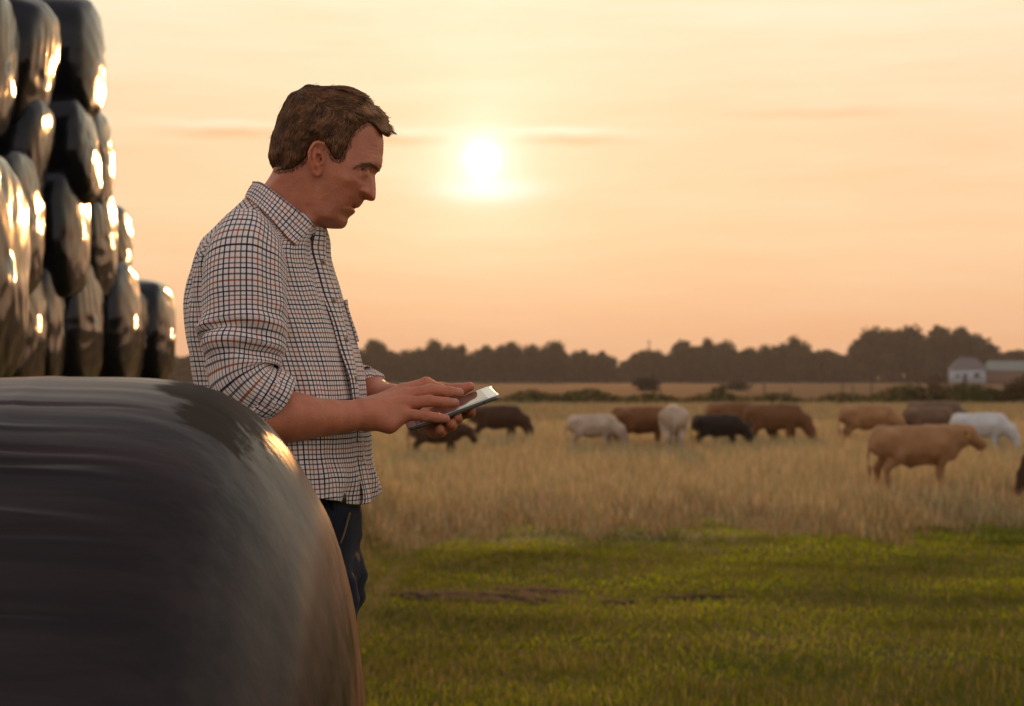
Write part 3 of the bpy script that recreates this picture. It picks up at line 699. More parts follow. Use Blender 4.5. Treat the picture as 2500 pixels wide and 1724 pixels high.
# fourth tier
bale(104, 205, 15.6, 'tilted black bale whose long striped end slopes down across the stack', .62, tilt=.22, yaw=.1)
bale(232, 243, 17.0, 'square looking black bale under the topmost one', .50, tilt=-.13, yaw=.06, flat=1.0)
bale(266, 264, 18.2, 'dark creased bale bulging out below the top of the stack', .53)
# top tier
bale(20, -40, 14.4, 'black bale of the top tier cut off by the picture edge', .58, tilt=.1)
bale(116, -25, 15.5, 'leaning black bale at the top of the stack with a pale curved rim', .62, tilt=.2, yaw=.05)
bale(243, -4, 17.2, 'topmost black bale with its end glowing orange in the sun', .55)
# the bale the man leans beside
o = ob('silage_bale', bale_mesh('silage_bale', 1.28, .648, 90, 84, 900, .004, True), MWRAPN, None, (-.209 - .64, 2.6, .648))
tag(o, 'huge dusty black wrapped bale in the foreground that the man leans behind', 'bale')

# ------------------------------------------------------------------ cattle
def cow_mesh(pose, seed, stocky=1.0):
    """walks along +X, about 1.3 m at the withers"""
    s = SDF((-1.2, -.45, -.05), (1.75, .45, 1.75), .026)
    st = stocky
    s.cone((-.66, 0, .97), (-.10, 0, .89), .27 * st, .36 * st, .08); s.cone((-.10, 0, .89), (.42, 0, .89), .36 * st, .35 * st, .1)
    s.cone((-.70, 0, 1.16), (.30, 0, 1.14), .13, .15, .10); s.cone((.2, 0, 1.15), (.58, 0, 1.15), .16, .14, .1); s.cone((-.70, 0, 1.08), (-.72, 0, .92), .22, .20, .08)
    for y in (.12, -.12): s.cone((-.55, y, 1.15), (-.78, y * .7, 1.08), .11, .09, .08)
    s.cone((.5, 0, .85), (.68, 0, .74), .24, .12, .1)                    # brisket
    for y in (.16, -.16):
        dx_ = .05 if y > 0 else -.06
        s.chain([(.42, y * 1.1, .95), (.45, y * 1.15, .70), (.47 + dx_, y, .44), (.46 + dx_, y, .12), (.49 + dx_, y, .02)], [.19, .12, .068, .046, .058], .06)
        s.chain([(-.60, y, 1.0), (-.50 - dx_, y * 1.2, .70), (-.70 - dx_, y * 1.05, .48), (-.66 - dx_, y * 1.05, .12), (-.63 - dx_, y * 1.05, .02)], [.24, .15, .072, .046, .058], .06)
    if pose == 'graze': nk = [(.55, 0, 1.00), (.88, 0, .78), (1.02, 0, .54)]; mz = (1.14, 0, .20)
    elif pose == 'stand': nk = [(.52, 0, 1.04), (.82, 0, 1.12), (1.02, 0, 1.16)]; mz = (1.27, 0, .93)
    else: nk = [(.55, 0, 1.03), (.85, 0, .98), (1.05, 0, .94)]; mz = (1.24, 0, .66)
    s.chain([np.array(q) for q in nk], [.28, .21, .17], .09)
    if pose == 'stand': s.cone((.62, 0, .82), (1.0, 0, 1.02), .15, .09, .08)      # dewlap
    hd = np.array(nk[2]); mzv = np.array(mz)
    s.cone(hd, mzv, .150, .118, .05); s.cone(hd + (mzv - hd) * .3, hd + (mzv - hd) * .5, .115, .10, .05)
    u = (mzv - hd) / np.linalg.norm(mzv - hd)
    for y in (1, -1):
        b_ = hd - u * .03 + np.array((-.03, y * .11, .03)); s.cone(b_, b_ + np.array((-.05, y * .15, -.01)), .05, .035, .025, flat=((1, 0, .3), 2.0))
    s.chain([np.array(q) for q in ((-.84, 0, 1.13), (-.93, 0, 1.02), (-.95, .02, .7), (-.93, .03, .52))], [.045, .035, .025, .022], .03); s.cone((-.93, .03, .5), (-.92, .03, .34), .045, .03, .02)
    if pose == 'stand': s.cone((-.18, 0, .62), (-.12, 0, .50), .08, .04, .05)
    v, f = s.mesh(); v = relax(v, f, 1)
    v += .008 * waves(v, seed, 3.0)[:, None]
    return mk_mesh('cow', v, f)
COW = {p_: cow_mesh(p_, i) for i, p_ in enumerate(('graze', 'stand', 'walk'))}
def hide(name, c, c2, dk=0.35):
    m_, t, b = material(name)
    co = t.node('ShaderNodeTexCoord').outputs['Object']; z = t.xyz(co)[2]
    n_ = t.noise(co, 2.2, 4, .6); n2_ = t.noise(t.vm('MULTIPLY', co, (20, 20, 60)), 1.0, 3, .6)
    q = t.mix(t.smooth(n_, .35, .65), c, c2); q = t.mix(t.m('MULTIPLY', n2_, .35), q, tuple(x * .55 for x in c))
    t.l.new(q, b.inputs['Base Color']); b.inputs['Roughness'].default_value = .75; b.inputs['Specular IOR Level'].default_value = .2
    b.inputs['Sheen Weight'].default_value = .35; b.inputs['Sheen Roughness'].default_value = .4; b.inputs['Sheen Tint'].default_value = (1, .75, .5, 1)
    return m_
HID = {'dark': hide('dark_brown_hide', (.045, .018, .007), (.065, .027, .010)), 'black': hide('black_brown_hide', (.016, .009, .006), (.024, .013, .008)), 'cream': hide('cream_hide', (.40, .29, .20), (.54, .41, .30)),
       'red': hide('red_brown_hide', (.15, .058, .018), (.20, .08, .026)), 'tan': hide('tan_hide', (.29, .135, .05), (.38, .20, .09)), 'white': hide('white_hide', (.52, .50, .48), (.62, .60, .57)), 'brown': hide('brown_hide', (.13, .075, .045), (.17, .10, .06)), 'redwhite': hide('red_and_white_hide', (.17, .07, .025), (.15, .06, .02))}
HERD = 'beef cattle grazing in the dry meadow'
def cow(px, top, h, pose, col, rz, label, lift=0.0):
    d_ = (2.19 - h) * F / (top - HY); x = P(px, 0, d_)[0]; s_ = h / 1.30
    me = COW[pose].copy(); me.name = 'cow'; me.materials.clear()
    o = ob('cow', me, HID[col], None, (x, d_, float(ground_z(x, d_)) + lift), (0, 0, R(rz)), s_)
    return tag(o, label, 'cow', HERD)
cow(1066, 1027, 1.04, 'walk', 'dark', -6, 'dark brown cow walking with its head level, right under the tablet')
cow(1215, 990, 1.27, 'graze', 'dark', -8, 'dark brown cow grazing just beyond the tip of the tablet')
cow(1450, 1013, 1.10, 'graze', 'cream', -14, 'cream white calf grazing beside the red brown cow')
cow(1568, 995, 1.30, 'graze', 'red', 10, 'red brown cow half behind the cream cow that shows its rump')
cow(1645, 987, 1.42, 'graze', 'cream', 86, 'cream cow seen from behind with its rump to the viewer')
cow(1755, 1011, 1.10, 'graze', 'black', -10, 'blackish brown calf in front of the big red cow')
cow(1800, 981, 1.40, 'graze', 'red', -16, 'big red brown cow behind the blackish calf')
cow(1893, 985, 1.36, 'graze', 'redwhite', -14, 'red brown cow partly hidden by the big red one')
cow(2122, 989, 1.30, 'graze', 'tan', -10, 'tan cow grazing behind the standing bull')
cow(2285, 981, 1.36, 'graze', 'brown', -10, 'dark brown cow furthest back, behind a smaller brown calf')
cow(2268, 994, 1.20, 'graze', 'brown', -8, 'brown calf standing before the furthest dark brown cow')
cow(2395, 1011, 1.15, 'graze', 'white', -18, 'white cow grazing to the side of the bull\'s head')
cow(2238, 1040, 1.26, 'stand', 'tan', 3, 'tan bull standing side on with its head up, nearest of the herd')
bull = [o for o in scene.objects if o.get('label', '').startswith('tan bull')][0]
tg_ = MB(); tg_.box((-.022, -.006, -.06), (.022, .006, 0)); ob('ear_tag', tg_.mesh('ear_tag', False), simple('yellow_tag', (.55, .38, .03), .5, .05), bull, (.955, -.245, 1.14))
cow(2622, 1065, 1.12, 'graze', 'dark', 178, 'dark brown cow cut off by the picture edge')

# ------------------------------------------------------------------ evening haze over the fields
HAZE = True
if HAZE:
    b_ = MB(); b_.box((-1000, -70, -2.2), (1000, 1600, 28)); hz = ob('haze', b_.mesh('haze', False))
    m_ = bpy.data.materials.new('haze'); m_.use_nodes = True; t = NT(m_.node_tree); t.n.clear()
    pv = t.node('ShaderNodeVolumePrincipled'); pv.inputs['Color'].default_value = (.86, .80, .74, 1); pv.inputs['Density'].default_value = .00017; pv.inputs['Anisotropy'].default_value = .3
    t.l.new(pv.outputs[0], t.node('ShaderNodeOutputMaterial').inputs['Volume'])
    hz.data.materials.append(m_); tag(hz, kind='stuff')
# ------------------------------------------------------------------ the man
Y0 = 3.5; K0 = Y0 / F
def px2x(px): return (np.asarray(px, float) - CX) * K0
def py2z(py): return CZ + (HY - np.asarray(py, float)) * K0
person = empty('person', (-.40, Y0, 0))
tag(person, 'man in a checked shirt and dark jeans looking down at a tablet', 'person')
PO = np.array((-.40, Y0, 0.0))
def part(name, me, mat, parent=person): 
    """a mesh given in world coordinates, hung under the man"""
    o = ob(name, me, mat, parent); o.location = (-PO[0], -PO[1], -PO[2]) if parent is person else (0, 0, 0); return o

# ---- head: side profile traced in photo pixels, half widths set by landmarks
zA = lambda pts: [(820 + x / 7.98, 370 + y / 7.98) for x, y in pts]
prof = [((905, 275), 60), ((922, 300), 50), ((933, 325), 45), ((937, 350), 40)]
prof += [(p_, r_) for p_, r_ in zip(zA([(930, 0), (916, 80), (913, 160), (908, 220), (895, 290), (862, 355), (830, 393), (790, 425), (769, 458), (764, 500), (772, 580), (779, 680), (780, 760), (778, 850), (772, 905), (755, 945), (730, 962), (690, 965), (650, 961), (615, 950), (585, 942), (560, 945),
        (543, 956), (530, 985), (510, 1020), (480, 1055), (450, 1085), (422, 1107), (405, 1115), (393, 1124), (384, 1136), (378, 1150), (376, 1166), (374, 1185), (358, 1206), (320, 1235), (275, 1272), (243, 1302), (233, 1340), (225, 1385), (205, 1430), (175, 1470), (140, 1492), (100, 1503), (0, 1506)]),
        [40, 40, 38, 34, 30, 24, 18, 12, 9, 8.5, 8.5, 9, 10, 11.5, 11, 10, 10, 10, 10, 10, 12, 14, 16, 20, 22, 22, 22, 20, 18, 18, 18, 18, 18, 16, 16, 22, 28, 30, 30, 30, 32, 36, 50, 75, 110])]
prof += [((800, 557.5), 120), ((785, 557), 120), ((778, 575), 110), ((776, 620), 50), ((770, 690), 55), ((600, 690), 55), ((600, 600), 55), ((598, 560), 55), ((606, 515), 55), ((622, 480), 55), ((645, 452), 55), ((660, 430), 60), ((668, 412), 65), ((670, 390), 70), ((668, 365), 74), ((672, 335), 76), ((680, 310), 76), ((692, 283), 76), ((708, 260), 74), ((728, 240), 72), ((755, 227), 70), ((790, 222), 70), ((825, 224), 70), ((858, 235), 68), ((885, 252), 65)]
PP = np.array([p_ for p_, _ in prof]); PR = np.array([r_ for _, r_ in prof], float)
pr_s = catmull(np.concatenate([PP, PR[:, None]], 1), len(PP) * 3, True)
PW = np.stack([px2x(pr_s[:, 0]), py2z(pr_s[:, 1])], 1); PRm = pr_s[:, 2] / 1000
def poly_dist(x, z, poly, val=None):
    """signed distance (inside > 0) to a closed polygon, and an interpolated value at the nearest point"""
    shp = x.shape; x = x.ravel(); z = z.ravel(); best = np.full(x.shape, 1e9); vv = np.zeros(x.shape); ins = np.zeros(x.shape, bool)
    n_ = len(poly)
    for i in range(n_):
        a = poly[i]; b = poly[(i + 1) % n_]; e = b - a; wx, wz = x - a[0], z - a[1]
        t = np.clip((wx * e[0] + wz * e[1]) / (e @ e + 1e-15), 0, 1); dd = (wx - t * e[0]) ** 2 + (wz - t * e[1]) ** 2
        k = dd < best; best[k] = dd[k]
        if val is not None: vv[k] = (val[i] + (val[(i + 1) % n_] - val[i]) * t)[k]
        c_ = (a[1] > z) != (b[1] > z)
        with np.errstate(all='ignore'): ins ^= c_ & (x < (b[0] - a[0]) * (z - a[1]) / (b[1] - a[1] + 1e-15) + a[0])
    d_ = np.sqrt(best) * np.where(ins, 1, -1)
    return (d_.reshape(shp), vv.reshape(shp)) if val is not None else d_.reshape(shp)
LM = [(770, 320, 77), (705, 330, 64), (690, 355, 58), (735, 275, 66), (820, 280, 66), (868, 300, 58), (900, 310, 46), (760, 245, 42), (830, 250, 40), (700, 300, 60), (770, 360, 77), (710, 390, 64),
      (860, 350, 63), (890, 360, 54), (912, 362, 40), (926, 390, 33), (915, 402, 40), (902, 404, 49), (888, 402, 55), (870, 402, 61), (862, 424, 63), (848, 446, 65), (820, 440, 70), (800, 420, 73), (870, 440, 60),
      (772, 400, 73), (742, 400, 68), (765, 440, 70), (772, 480, 64), (878, 448, 49), (893, 437, 38), (903, 440, 27), (912, 440, 18), (896, 455, 33), (905, 452, 24), (882, 468, 44), (876, 484, 38), (885, 485, 28),
      (870, 490, 36), (922, 470, 13), (918, 455, 14), (914, 481, 14), (866, 505, 22), (862, 514, 22), (836, 552, 24), (868, 462, 51), (850, 462, 58), (835, 462, 63), (866, 479, 45), (850, 480, 54), (835, 480, 60), (815, 480, 63), (862, 495, 37), (850, 495, 49), (838, 495, 56), (820, 495, 61), (800, 497, 61), (856, 505, 31), (847, 505, 44), (835, 505, 53), (815, 505, 60), (850, 520, 31), (840, 520, 45), (825, 520, 54), (805, 520, 60), (842, 535, 32), (830, 535, 47), (815, 535, 54), (800, 535, 59), (838, 546, 29), (822, 547, 48), (806, 549, 54), (780, 520, 58), (760, 500, 60), (778, 545, 54), (790, 552, 50),
      (700, 470, 60), (680, 500, 58), (640, 500, 50), (720, 520, 58), (745, 540, 57), (700, 560, 60), (640, 560, 58), (700, 640, 66), (760, 620, 58), (660, 430, 48), (690, 420, 60), (735, 450, 63), (750, 480, 60)]
LM = np.array(LM, float)
def tps_fit(P_, v_, lam=1e-4):
    n_ = len(P_); s_ = P_ / 100.0; r2 = ((s_[:, None] - s_[None]) ** 2).sum(-1); A = r2 * np.log(r2 + 1e-12) * .5 + lam * np.eye(n_)
    Q_ = np.concatenate([np.ones((n_, 1)), s_], 1); M = np.block([[A, Q_], [Q_.T, np.zeros((3, 3))]])
    return np.linalg.solve(M, np.concatenate([v_, np.zeros(3)])), s_
def tps_eval(sol, px, py):
    w_, s_ = sol; q = np.stack([px.ravel(), py.ravel()], 1) / 100.0; r2 = ((q[:, None] - s_[None]) ** 2).sum(-1)
    return ((r2 * np.log(r2 + 1e-12) * .5) @ w_[:-3] + w_[-3] + q @ w_[-2:]).reshape(px.shape)
HH = .0016
hx = np.arange(px2x(585), px2x(955), HH); hz_ = np.arange(py2z(692), py2z(205), HH); hy = np.arange(-.104, .1041, HH)
HXg, HZg = np.meshgrid(hx, hz_, indexing='ij')
hpx, hpy = HXg / K0 + CX, HY - (HZg - CZ) / K0
dprof, rprof = poly_dist(HXg, HZg, PW, PRm)
kk_ = 1 - np.clip(1.6 * np.maximum(dprof, 0), 0, .064) / Y0
hpx, hpy = CX + HXg / K0 / kk_, HY - (HZg - CZ) / K0 / kk_
Wi = np.maximum(tps_eval(tps_fit(LM[:, :2], LM[:, 2], 3e-2), hpx, hpy), 6) / 1000
def gb(cx_, cy_, r, ry=None, ang=0):
    ry = ry or r; c_, s_ = math.cos(R(ang)), math.sin(R(ang)); x, y = hpx - cx_, hpy - cy_
    u, v_ = x * c_ + y * s_, -x * s_ + y * c_; return np.exp(-(u / r) ** 2 - (v_ / ry) ** 2)
def seg(pts, wd):
    """falloff from a polyline in photo pixels"""
    best = np.full(hpx.shape, 1e9)
    for (a, b) in zip(pts[:-1], pts[1:]):
        a, b = np.array(a, float), np.array(b, float); e = b - a
        t = np.clip(((hpx - a[0]) * e[0] + (hpy - a[1]) * e[1]) / (e @ e), 0, 1); best = np.minimum(best, (hpx - a[0] - t * e[0]) ** 2 + (hpy - a[1] - t * e[1]) ** 2)
    return np.exp(-best / wd ** 2)
mm = .001
Wi += mm * (-7.0 * gb(893, 420, 13, 9, 25) - 3.0 * gb(903, 426, 9, 9) + 2.0 * seg([(872, 407), (890, 400), (908, 400), (920, 405)], 7) - 2.0 * gb(880, 440, 12, 6, 30)
    + 2.6 * gb(850, 442, 18, 12, 30) + 6.0 * gb(891, 472, 9.5, 8.5) + 3 * gb(904, 478, 9, 9) - 1.7 * seg([(886, 455), (879, 464), (878, 476), (884, 484)], 3.0) - .9 * seg([(878, 470), (868, 486), (858, 496), (848, 506)], 5.5) 
    - 1.5 * seg([(861, 506), (855, 504.5), (849, 506)], 2.2) + 2.0 * seg([(868, 500), (858, 500)], 4) + 2.2 * seg([(863, 514), (853, 512)], 4) - 1.2 * seg([(850, 528), (838, 524)], 6) - 1.0 * gb(846, 507, 5, 7)
    - 1.2 * seg([(746, 500), (749, 518), (752, 534)], 3) - 2.0 * seg([(752, 505), (768, 532), (790, 548)], 9) + 2.0 * seg([(772, 470), (782, 510), (802, 536)], 12)
    - 1.3 * seg([(905, 378), (918, 380), (934, 389)], 2.2) - 1.2 * seg([(903, 368), (918, 369), (936, 378)], 2.2) - 1.0 * seg([(905, 360), (925, 362)], 2.2) - .8 * seg([(884, 436), (890, 431), (896, 432)], 2.5) - .6 * seg([(876, 424), (868, 428)], 2) - .6 * seg([(876, 419), (867, 419)], 2)
    - 6.5 * gb(909, 417, 9, 7) + .12 * waves(np.stack([HXg, HZg, 0 * HXg], -1), 3, 60, 10))
def cap_width(Wi_, d_, r_, k=.006):
    rim = np.sqrt(np.maximum(2 * r_ * d_ + np.clip(15.0 - r_ * 235, -.5, 15.0) * d_ * d_, 0)) + np.maximum(d_ - .03, 0) * 2
    return np.where(d_ > 0, np.maximum(smin(Wi_, rim, np.minimum(k, rim * .9 + 1e-5)), 0), 0)
Wh = cap_width(Wi, dprof, rprof)
Qh = np.where(dprof > 0, Wh ** 2, 2 * rprof * np.minimum(dprof, 0))
def width_at(Wm, x, z):
    i = np.clip((np.asarray(x) - hx[0]) / HH, 0, len(hx) - 1.001); j = np.clip((np.asarray(z) - hz_[0]) / HH, 0, len(hz_) - 1.001)
    a, b = i.astype(int), j.astype(int); u, v_ = i - a, j - b
    return (Wm[a, b] * (1 - u) + Wm[a + 1, b] * u) * (1 - v_) + (Wm[a, b + 1] * (1 - u) + Wm[a + 1, b + 1] * u) * v_
hs_ = SDF((hx[0], hy[0], hz_[0]), (hx[-1], hy[-1], hz_[-1]), HH)
hs_.ax = [hx, hy, hz_]
AY = np.abs(hy)[None, :, None]
hs_.f = ((AY ** 2 - Qh[:, None, :]) / (AY + np.sqrt(np.abs(Qh))[:, None, :] + .002)).astype(np.float32)
def hp(px, py, y):
    k = (Y0 - abs(y)) / Y0; return np.array(((px - CX) * K0 * k, y, CZ + (HY - py) * K0 * k))
EB = lambda x, y: (740 + x / 13.3, 330 + y / 13.3)          # close-up of the ear
EYEX, EYEY, EYER = 881.5, 422.0, .0122
for sgn in (-1, 1):
    # eye: socket, lids, a narrow downcast opening
    ec = hp(EYEX, EYEY, sgn * .0335)
    hs_.ell(ec + np.array((.001, 0, 0)), (.0136, .0136, .0136), .004)
    for (a_, b_) in (((899, 421), (886, 417)), ((886, 417), (878, 417.5))):
        pass
    slit = [(899, 423.5), (893, 421.5), (887, 420), (880, 418.5)]
    for (a_, b_) in zip(slit[:-1], slit[1:]):
        A_ = hp(*a_, 0); B_ = hp(*b_, 0)
        for q in (A_, B_): q[1] = sgn * (abs(ec[1]) + math.sqrt(max(.0142 ** 2 - (q[0] - ec[0]) ** 2 - (q[2] - ec[2]) ** 2, 0)))
        hs_.cone(A_, B_, .0024, .0024, .0008, cut=True)
    # ear
    ear = [EB(*q) for q in ((830, 560), (760, 420), (660, 285), (500, 232), (370, 275), (285, 370), (245, 450), (195, 560), (195, 740), (225, 900), (275, 1060), (330, 1210), (420, 1280), (510, 1250), (560, 1130), (600, 1000))]
    yo = [.074, .077, .083, .088, .091, .0935, .0945, .095, .094, .092, .088, .084, .081, .078, .075, .073]
    rr_ = [2.2, 2.6, 3.0, 3.2, 3.2, 3.0, 2.8, 2.6, 2.6, 2.8, 3.4, 4.4, 4.8, 4.4, 3.6, 3.0]
    pts = [hp(q[0], q[1], sgn * y_) for q, y_ in zip(ear, yo)]
    pl = EB(500, 760); M_ = Matrix.Rotation(R(-9), 3, 'Y')
    for (a_, b_, y1, y2, r1, r2) in (((400, 560), (420, 1000), .086, .083, .0030, .0030), ((520, 450), (480, 900), .080, .079, .0030, .0030), ((620, 500), (590, 900), .074, .073, .004, .004), ((330, 600), (330, 950), .0885, .087, .0026, .0026), ((480, 330), (380, 480), .084, .087, .0026, .0026), ((600, 400), (480, 400), .080, .084, .0026, .0026), ((440, 1050), (480, 1180), .081, .079, .0036, .0036)):
        hs_.cone(hp(*EB(*a_), sgn * y1), hp(*EB(*b_), sgn * y2), r1 * 1.5, r2 * 1.5, .005)
    hs_.chain(pts, [q * mm for q in rr_], .0016)
    hs_.ell(hp(*EB(500, 760), sgn * .0845), (.0055, .0085, .0110), .0015, cut=True)      # concha
    hs_.ell(hp(*EB(520, 470), sgn * .0895), (.0060, .0066, .0078), .002, cut=True)       # fossa under the helix
    hs_.cone(hp(*EB(285, 720), sgn * .0955), hp(*EB(330, 900), sgn * .0935), .0018, .0016, .001, cut=True)
    hs_.chain([hp(*EB(365, 560), sgn * .0895), hp(*EB(330, 720), sgn * .0905), hp(*EB(390, 880), sgn * .0875), hp(*EB(470, 960), sgn * .084)], [.0022, .0022, .0024, .003], .0018)   # antihelix
    hs_.chain([hp(*EB(400, 590), sgn * .087), hp(*EB(620, 600), sgn * .0775)], [.0018, .0018], .002)                       # crus
    hs_.cone(hp(*EB(655, 800), sgn * .0775), hp(*EB(600, 930), sgn * .077), .0030, .0026, .002)                            # tragus
    hs_.ell(hp(*EB(585, 800), sgn * .076), (.0022, .006, .0030), .001, cut=True)
    # the slightly open mouth
    ys_ = [sgn * q for q in (0, .006, .012, .018, .023)]
    hs_.chain([hp(867.5 - .5 * (k * k) / 1.6, 508.2 - .25 * k, y_) for k, y_ in enumerate(ys_)], [.0029, .0026, .0020, .0013, .0007], .0010, cut=True)
    hs_.chain([hp(863.5 - .5 * (k * k) / 1.6, 506.6 - .1 * k, y_) for k, y_ in enumerate(ys_)], [.0015, .0014, .0012, .0009, .0006], .0010, cut=True)
    # nostril
    hs_.ell(hp(896, 484.5, sgn * .0095), (.0052, .0036, .0030), .0012, cut=True)
hv, hf = hs_.mesh(); hv = relax(hv, hf, 1, .4)
hv[:, 1] += Y0

# ---- arms and hands
def Q_(px, py, y): return P(px, py, y)
AR = SDF((-.56, 3.14, 1.10), (-.055, 3.80, 1.345), .0021)
c3 = lambda x, y: (600 + x / 3.508, 840 + y / 3.508)
c8 = lambda x, y: (960 + x / 8.268, 900 + y / 8.268)
# right (near) forearm
AR.chain([Q_(590, 1012, 3.25), Q_(640, 1016, 3.265), Q_(697, 1017, 3.28), Q_(742, 1019, 3.295), Q_(800, 1019, 3.32), Q_(842, 1017, 3.34), Q_(882, 1013, 3.355)], [.040, .044, .0435, .0375, .0300, .0266, .0252], .012)
AR.cone(Q_(650, 1030, 3.26), Q_(780, 1030, 3.31), .030, .018, .015)
# palm
wr = Q_(888, 1012, 3.357)
MC = [Q_(984, 954, 3.432), Q_(992, 966, 3.410), Q_(988, 986, 3.388), Q_(982, 1011, 3.372)]
for m_, r_ in zip(MC, (.0125, .0135, .0130, .0115)): AR.cone(wr, m_, .0235, r_, .009)
AR.cone(Q_(898, 1018, 3.36), Q_(950, 1033, 3.362), .0225, .0175, .012); AR.cone(Q_(950, 1033, 3.362), Q_(986, 1018, 3.372), .0165, .011, .010)
AR.cone(Q_(905, 1000, 3.38), Q_(960, 985, 3.42), .022, .016, .012)
AR.cone(Q_(870, 998, 3.352), Q_(905, 992, 3.36), .012, .011, .012)                       # ulna / radius heads
# fingers: MCP, PIP, DIP, tip
FG = [([MC[0], Q_(1040, 936, 3.448), Q_(1074, 950, 3.452), Q_(1097, 968, 3.452)], [.0130, .0108, .0097, .0085]),
      ([MC[1], Q_(*c8(740, 435), 3.418), Q_(*c8(1110, 470), 3.420), Q_(*c8(1330, 492), 3.420)], [.0134, .0110, .0100, .0088]),
      ([MC[2], Q_(*c8(705, 650), 3.392), Q_(*c8(1050, 682), 3.392), Q_(*c8(1250, 700), 3.392)], [.0130, .0104, .0094, .0084]),
      ([MC[3], Q_(*c8(650, 958), 3.366), Q_(*c8(870, 988), 3.364), Q_(*c8(1060, 1012), 3.362)], [.0118, .0095, .0088, .0078])]
for pts, rr_ in FG:
    d_ = [pts[0]]
    s2 = SDF(AR.lo, (-.055, 3.80, 1.345), .0021); s2.f = None
    for i in range(3):
        AR.cone(pts[i], pts[i + 1], rr_[i], rr_[i + 1], .0035 if i else .006)
    AR.ell(pts[1], (rr_[1] * 1.12, rr_[1] * 1.05, rr_[1] * 1.1), .003)
    AR.ell(pts[2], (rr_[2] * 1.08, rr_[2] * 1.04, rr_[2] * 1.06), .002)
AR.chain([Q_(905, 1000, 3.40), Q_(945, 985, 3.452), Q_(990, 985, 3.470), Q_(1020, 990, 3.470)], [.018, .0145, .011, .009], .008)   # right thumb, on the far side
# tendons
for m_ in MC[:3]: AR.cone(wr + (m_ - wr) * .35 + np.array((0, -.008, .0125)), m_ + np.array((0, -.003, .0035)), .0055, .0085, .006)
# creases over the finger joints
for pts, rr_ in FG[1:]:
    for i, n_ in ((1, 3), (2, 2)):
        ax_ = (pts[i + 1] - pts[i - 1]); ax_ /= np.linalg.norm(ax_)
        for k in range(n_):
            c_ = pts[i] + ax_ * (k - (n_ - 1) / 2) * .0036
            th = np.linspace(-1.1, 1.1, 7); q = [c_ + (rr_[i] * 1.10) * np.array((-.1 * math.sin(t_), -math.cos(t_ + .55), math.sin(t_ + .55))) for t_ in th]
            AR.chain(q, [.0011] * 7, .0010, cut=True)
# left (far) forearm and hand holding the tablet from below
AR.chain([Q_(840, 962, 3.76), Q_(905, 962, 3.68), Q_(955, 975, 3.60), Q_(990, 985, 3.565)], [.042, .034, .027, .0245], .012)
lw = Q_(990, 985, 3.565)
LM_ = [Q_(1062, 1000, 3.575), Q_(1058, 1008, 3.55), Q_(1050, 1018, 3.525), Q_(1036, 1028, 3.50)]
for m_ in LM_: AR.cone(lw, m_, .022, .0135, .010)
TB = [([LM_[0], Q_(1128, 1012, 3.50), Q_(1148, 1009, 3.45), Q_(1151, 1003, 3.415)], [.013, .0098, .0090, .0078]),
      ([LM_[1], Q_(1100, 1034, 3.48), Q_(1116, 1025, 3.43), Q_(1117, 1019, 3.405)], [.013, .0102, .0096, .0086]),
      ([LM_[2], Q_(1085, 1046, 3.47), Q_(1102, 1039, 3.42), Q_(1101, 1035, 3.402)], [.013, .0104, .0098, .0090]),
      ([LM_[3], Q_(1060, 1056, 3.46), Q_(1076, 1053, 3.42), Q_(1074, 1049, 3.402)], [.0125, .0104, .0102, .0094])]
for pts, rr_ in TB:
    for i in range(3): AR.cone(pts[i], pts[i + 1], rr_[i], rr_[i + 1], .004)
AR.cone(lw, Q_(1040, 1030, 3.50), .021, .020, .012); AR.cone(Q_(1040, 1032, 3.50), Q_(1060, 1045, 3.44), .018, .013, .012)
AR.chain([lw + np.array((.01, 0, .01)), Q_(1030, 968, 3.575), Q_(1075, 950, 3.565), Q_(1118, 953, 3.552), Q_(1147, 944, 3.548)], [.020, .0165, .0118, .0120, .0090], .008)   # left thumb on the glass
av, af = AR.mesh(); av = relax(av, af, 1, .35)
# ---- the rest of the body under the clothes
BD = SDF((-.64, 3.15, 0.0), (-.22, 3.85, 1.62), .012)
BD.chain([(-.40, Y0, .95), (-.405, Y0, 1.15), (-.43, Y0, 1.35), (-.46, Y0, 1.50)], [.085, .085, .085, .07], .03)
for s_ in (-1, 1):
    BD.cone((-.42, Y0 + .08 * s_, 1.05), (-.45, Y0 + .09 * s_, 1.42), .075, .075, .03); BD.cone((-.465, Y0, 1.50), (-.475, Y0 + .16 * s_, 1.48), .07, .055, .04)
    BD.chain([(-.385, Y0 + .095 * s_, .93), (-.37, Y0 + .10 * s_, .50), (-.385, Y0 + .10 * s_, .10)], [.065, .045, .035], .02)
    BD.chain([(-.475, Y0 + .17 * s_, 1.48), (-.475, Y0 + (.225 if s_ < 0 else .22) * s_, 1.32), (-.455, Y0 + .235 * s_, 1.235)], [.05, .042, .042], .02)
bv, bf = BD.mesh()
SKIN, st_, sb = material('skin')
co = st_.node('ShaderNodeTexCoord').outputs['Object']
tn = st_.node('ShaderNodeVertexColor', layer_name='tint').outputs[0]
blot = st_.noise(co, 28, 4, .6); pore = st_.noise(co, 420, 2, .5)
sc_ = st_.mix(st_.smooth(blot, .35, .68), (.50, .175, .092), (.59, .215, .115)); sc_ = st_.mix(st_.m('MULTIPLY', st_.smooth(pore, .55, .75), .25), sc_, (.30, .12, .07))
st_.l.new(st_.mix(1.0, sc_, tn, 'MULTIPLY'), sb.inputs['Base Color'])
sb.inputs['Roughness'].default_value = .48; sb.inputs['Specular IOR Level'].default_value = .4
sb.inputs['Subsurface Weight'].default_value = .25; sb.inputs['Subsurface Radius'].default_value = (1.0, .3, .15); sb.inputs['Subsurface Scale'].default_value = .008
bn = st_.node('ShaderNodeBump'); bn.inputs['Strength'].default_value = .6; bn.inputs['Distance'].default_value = .002
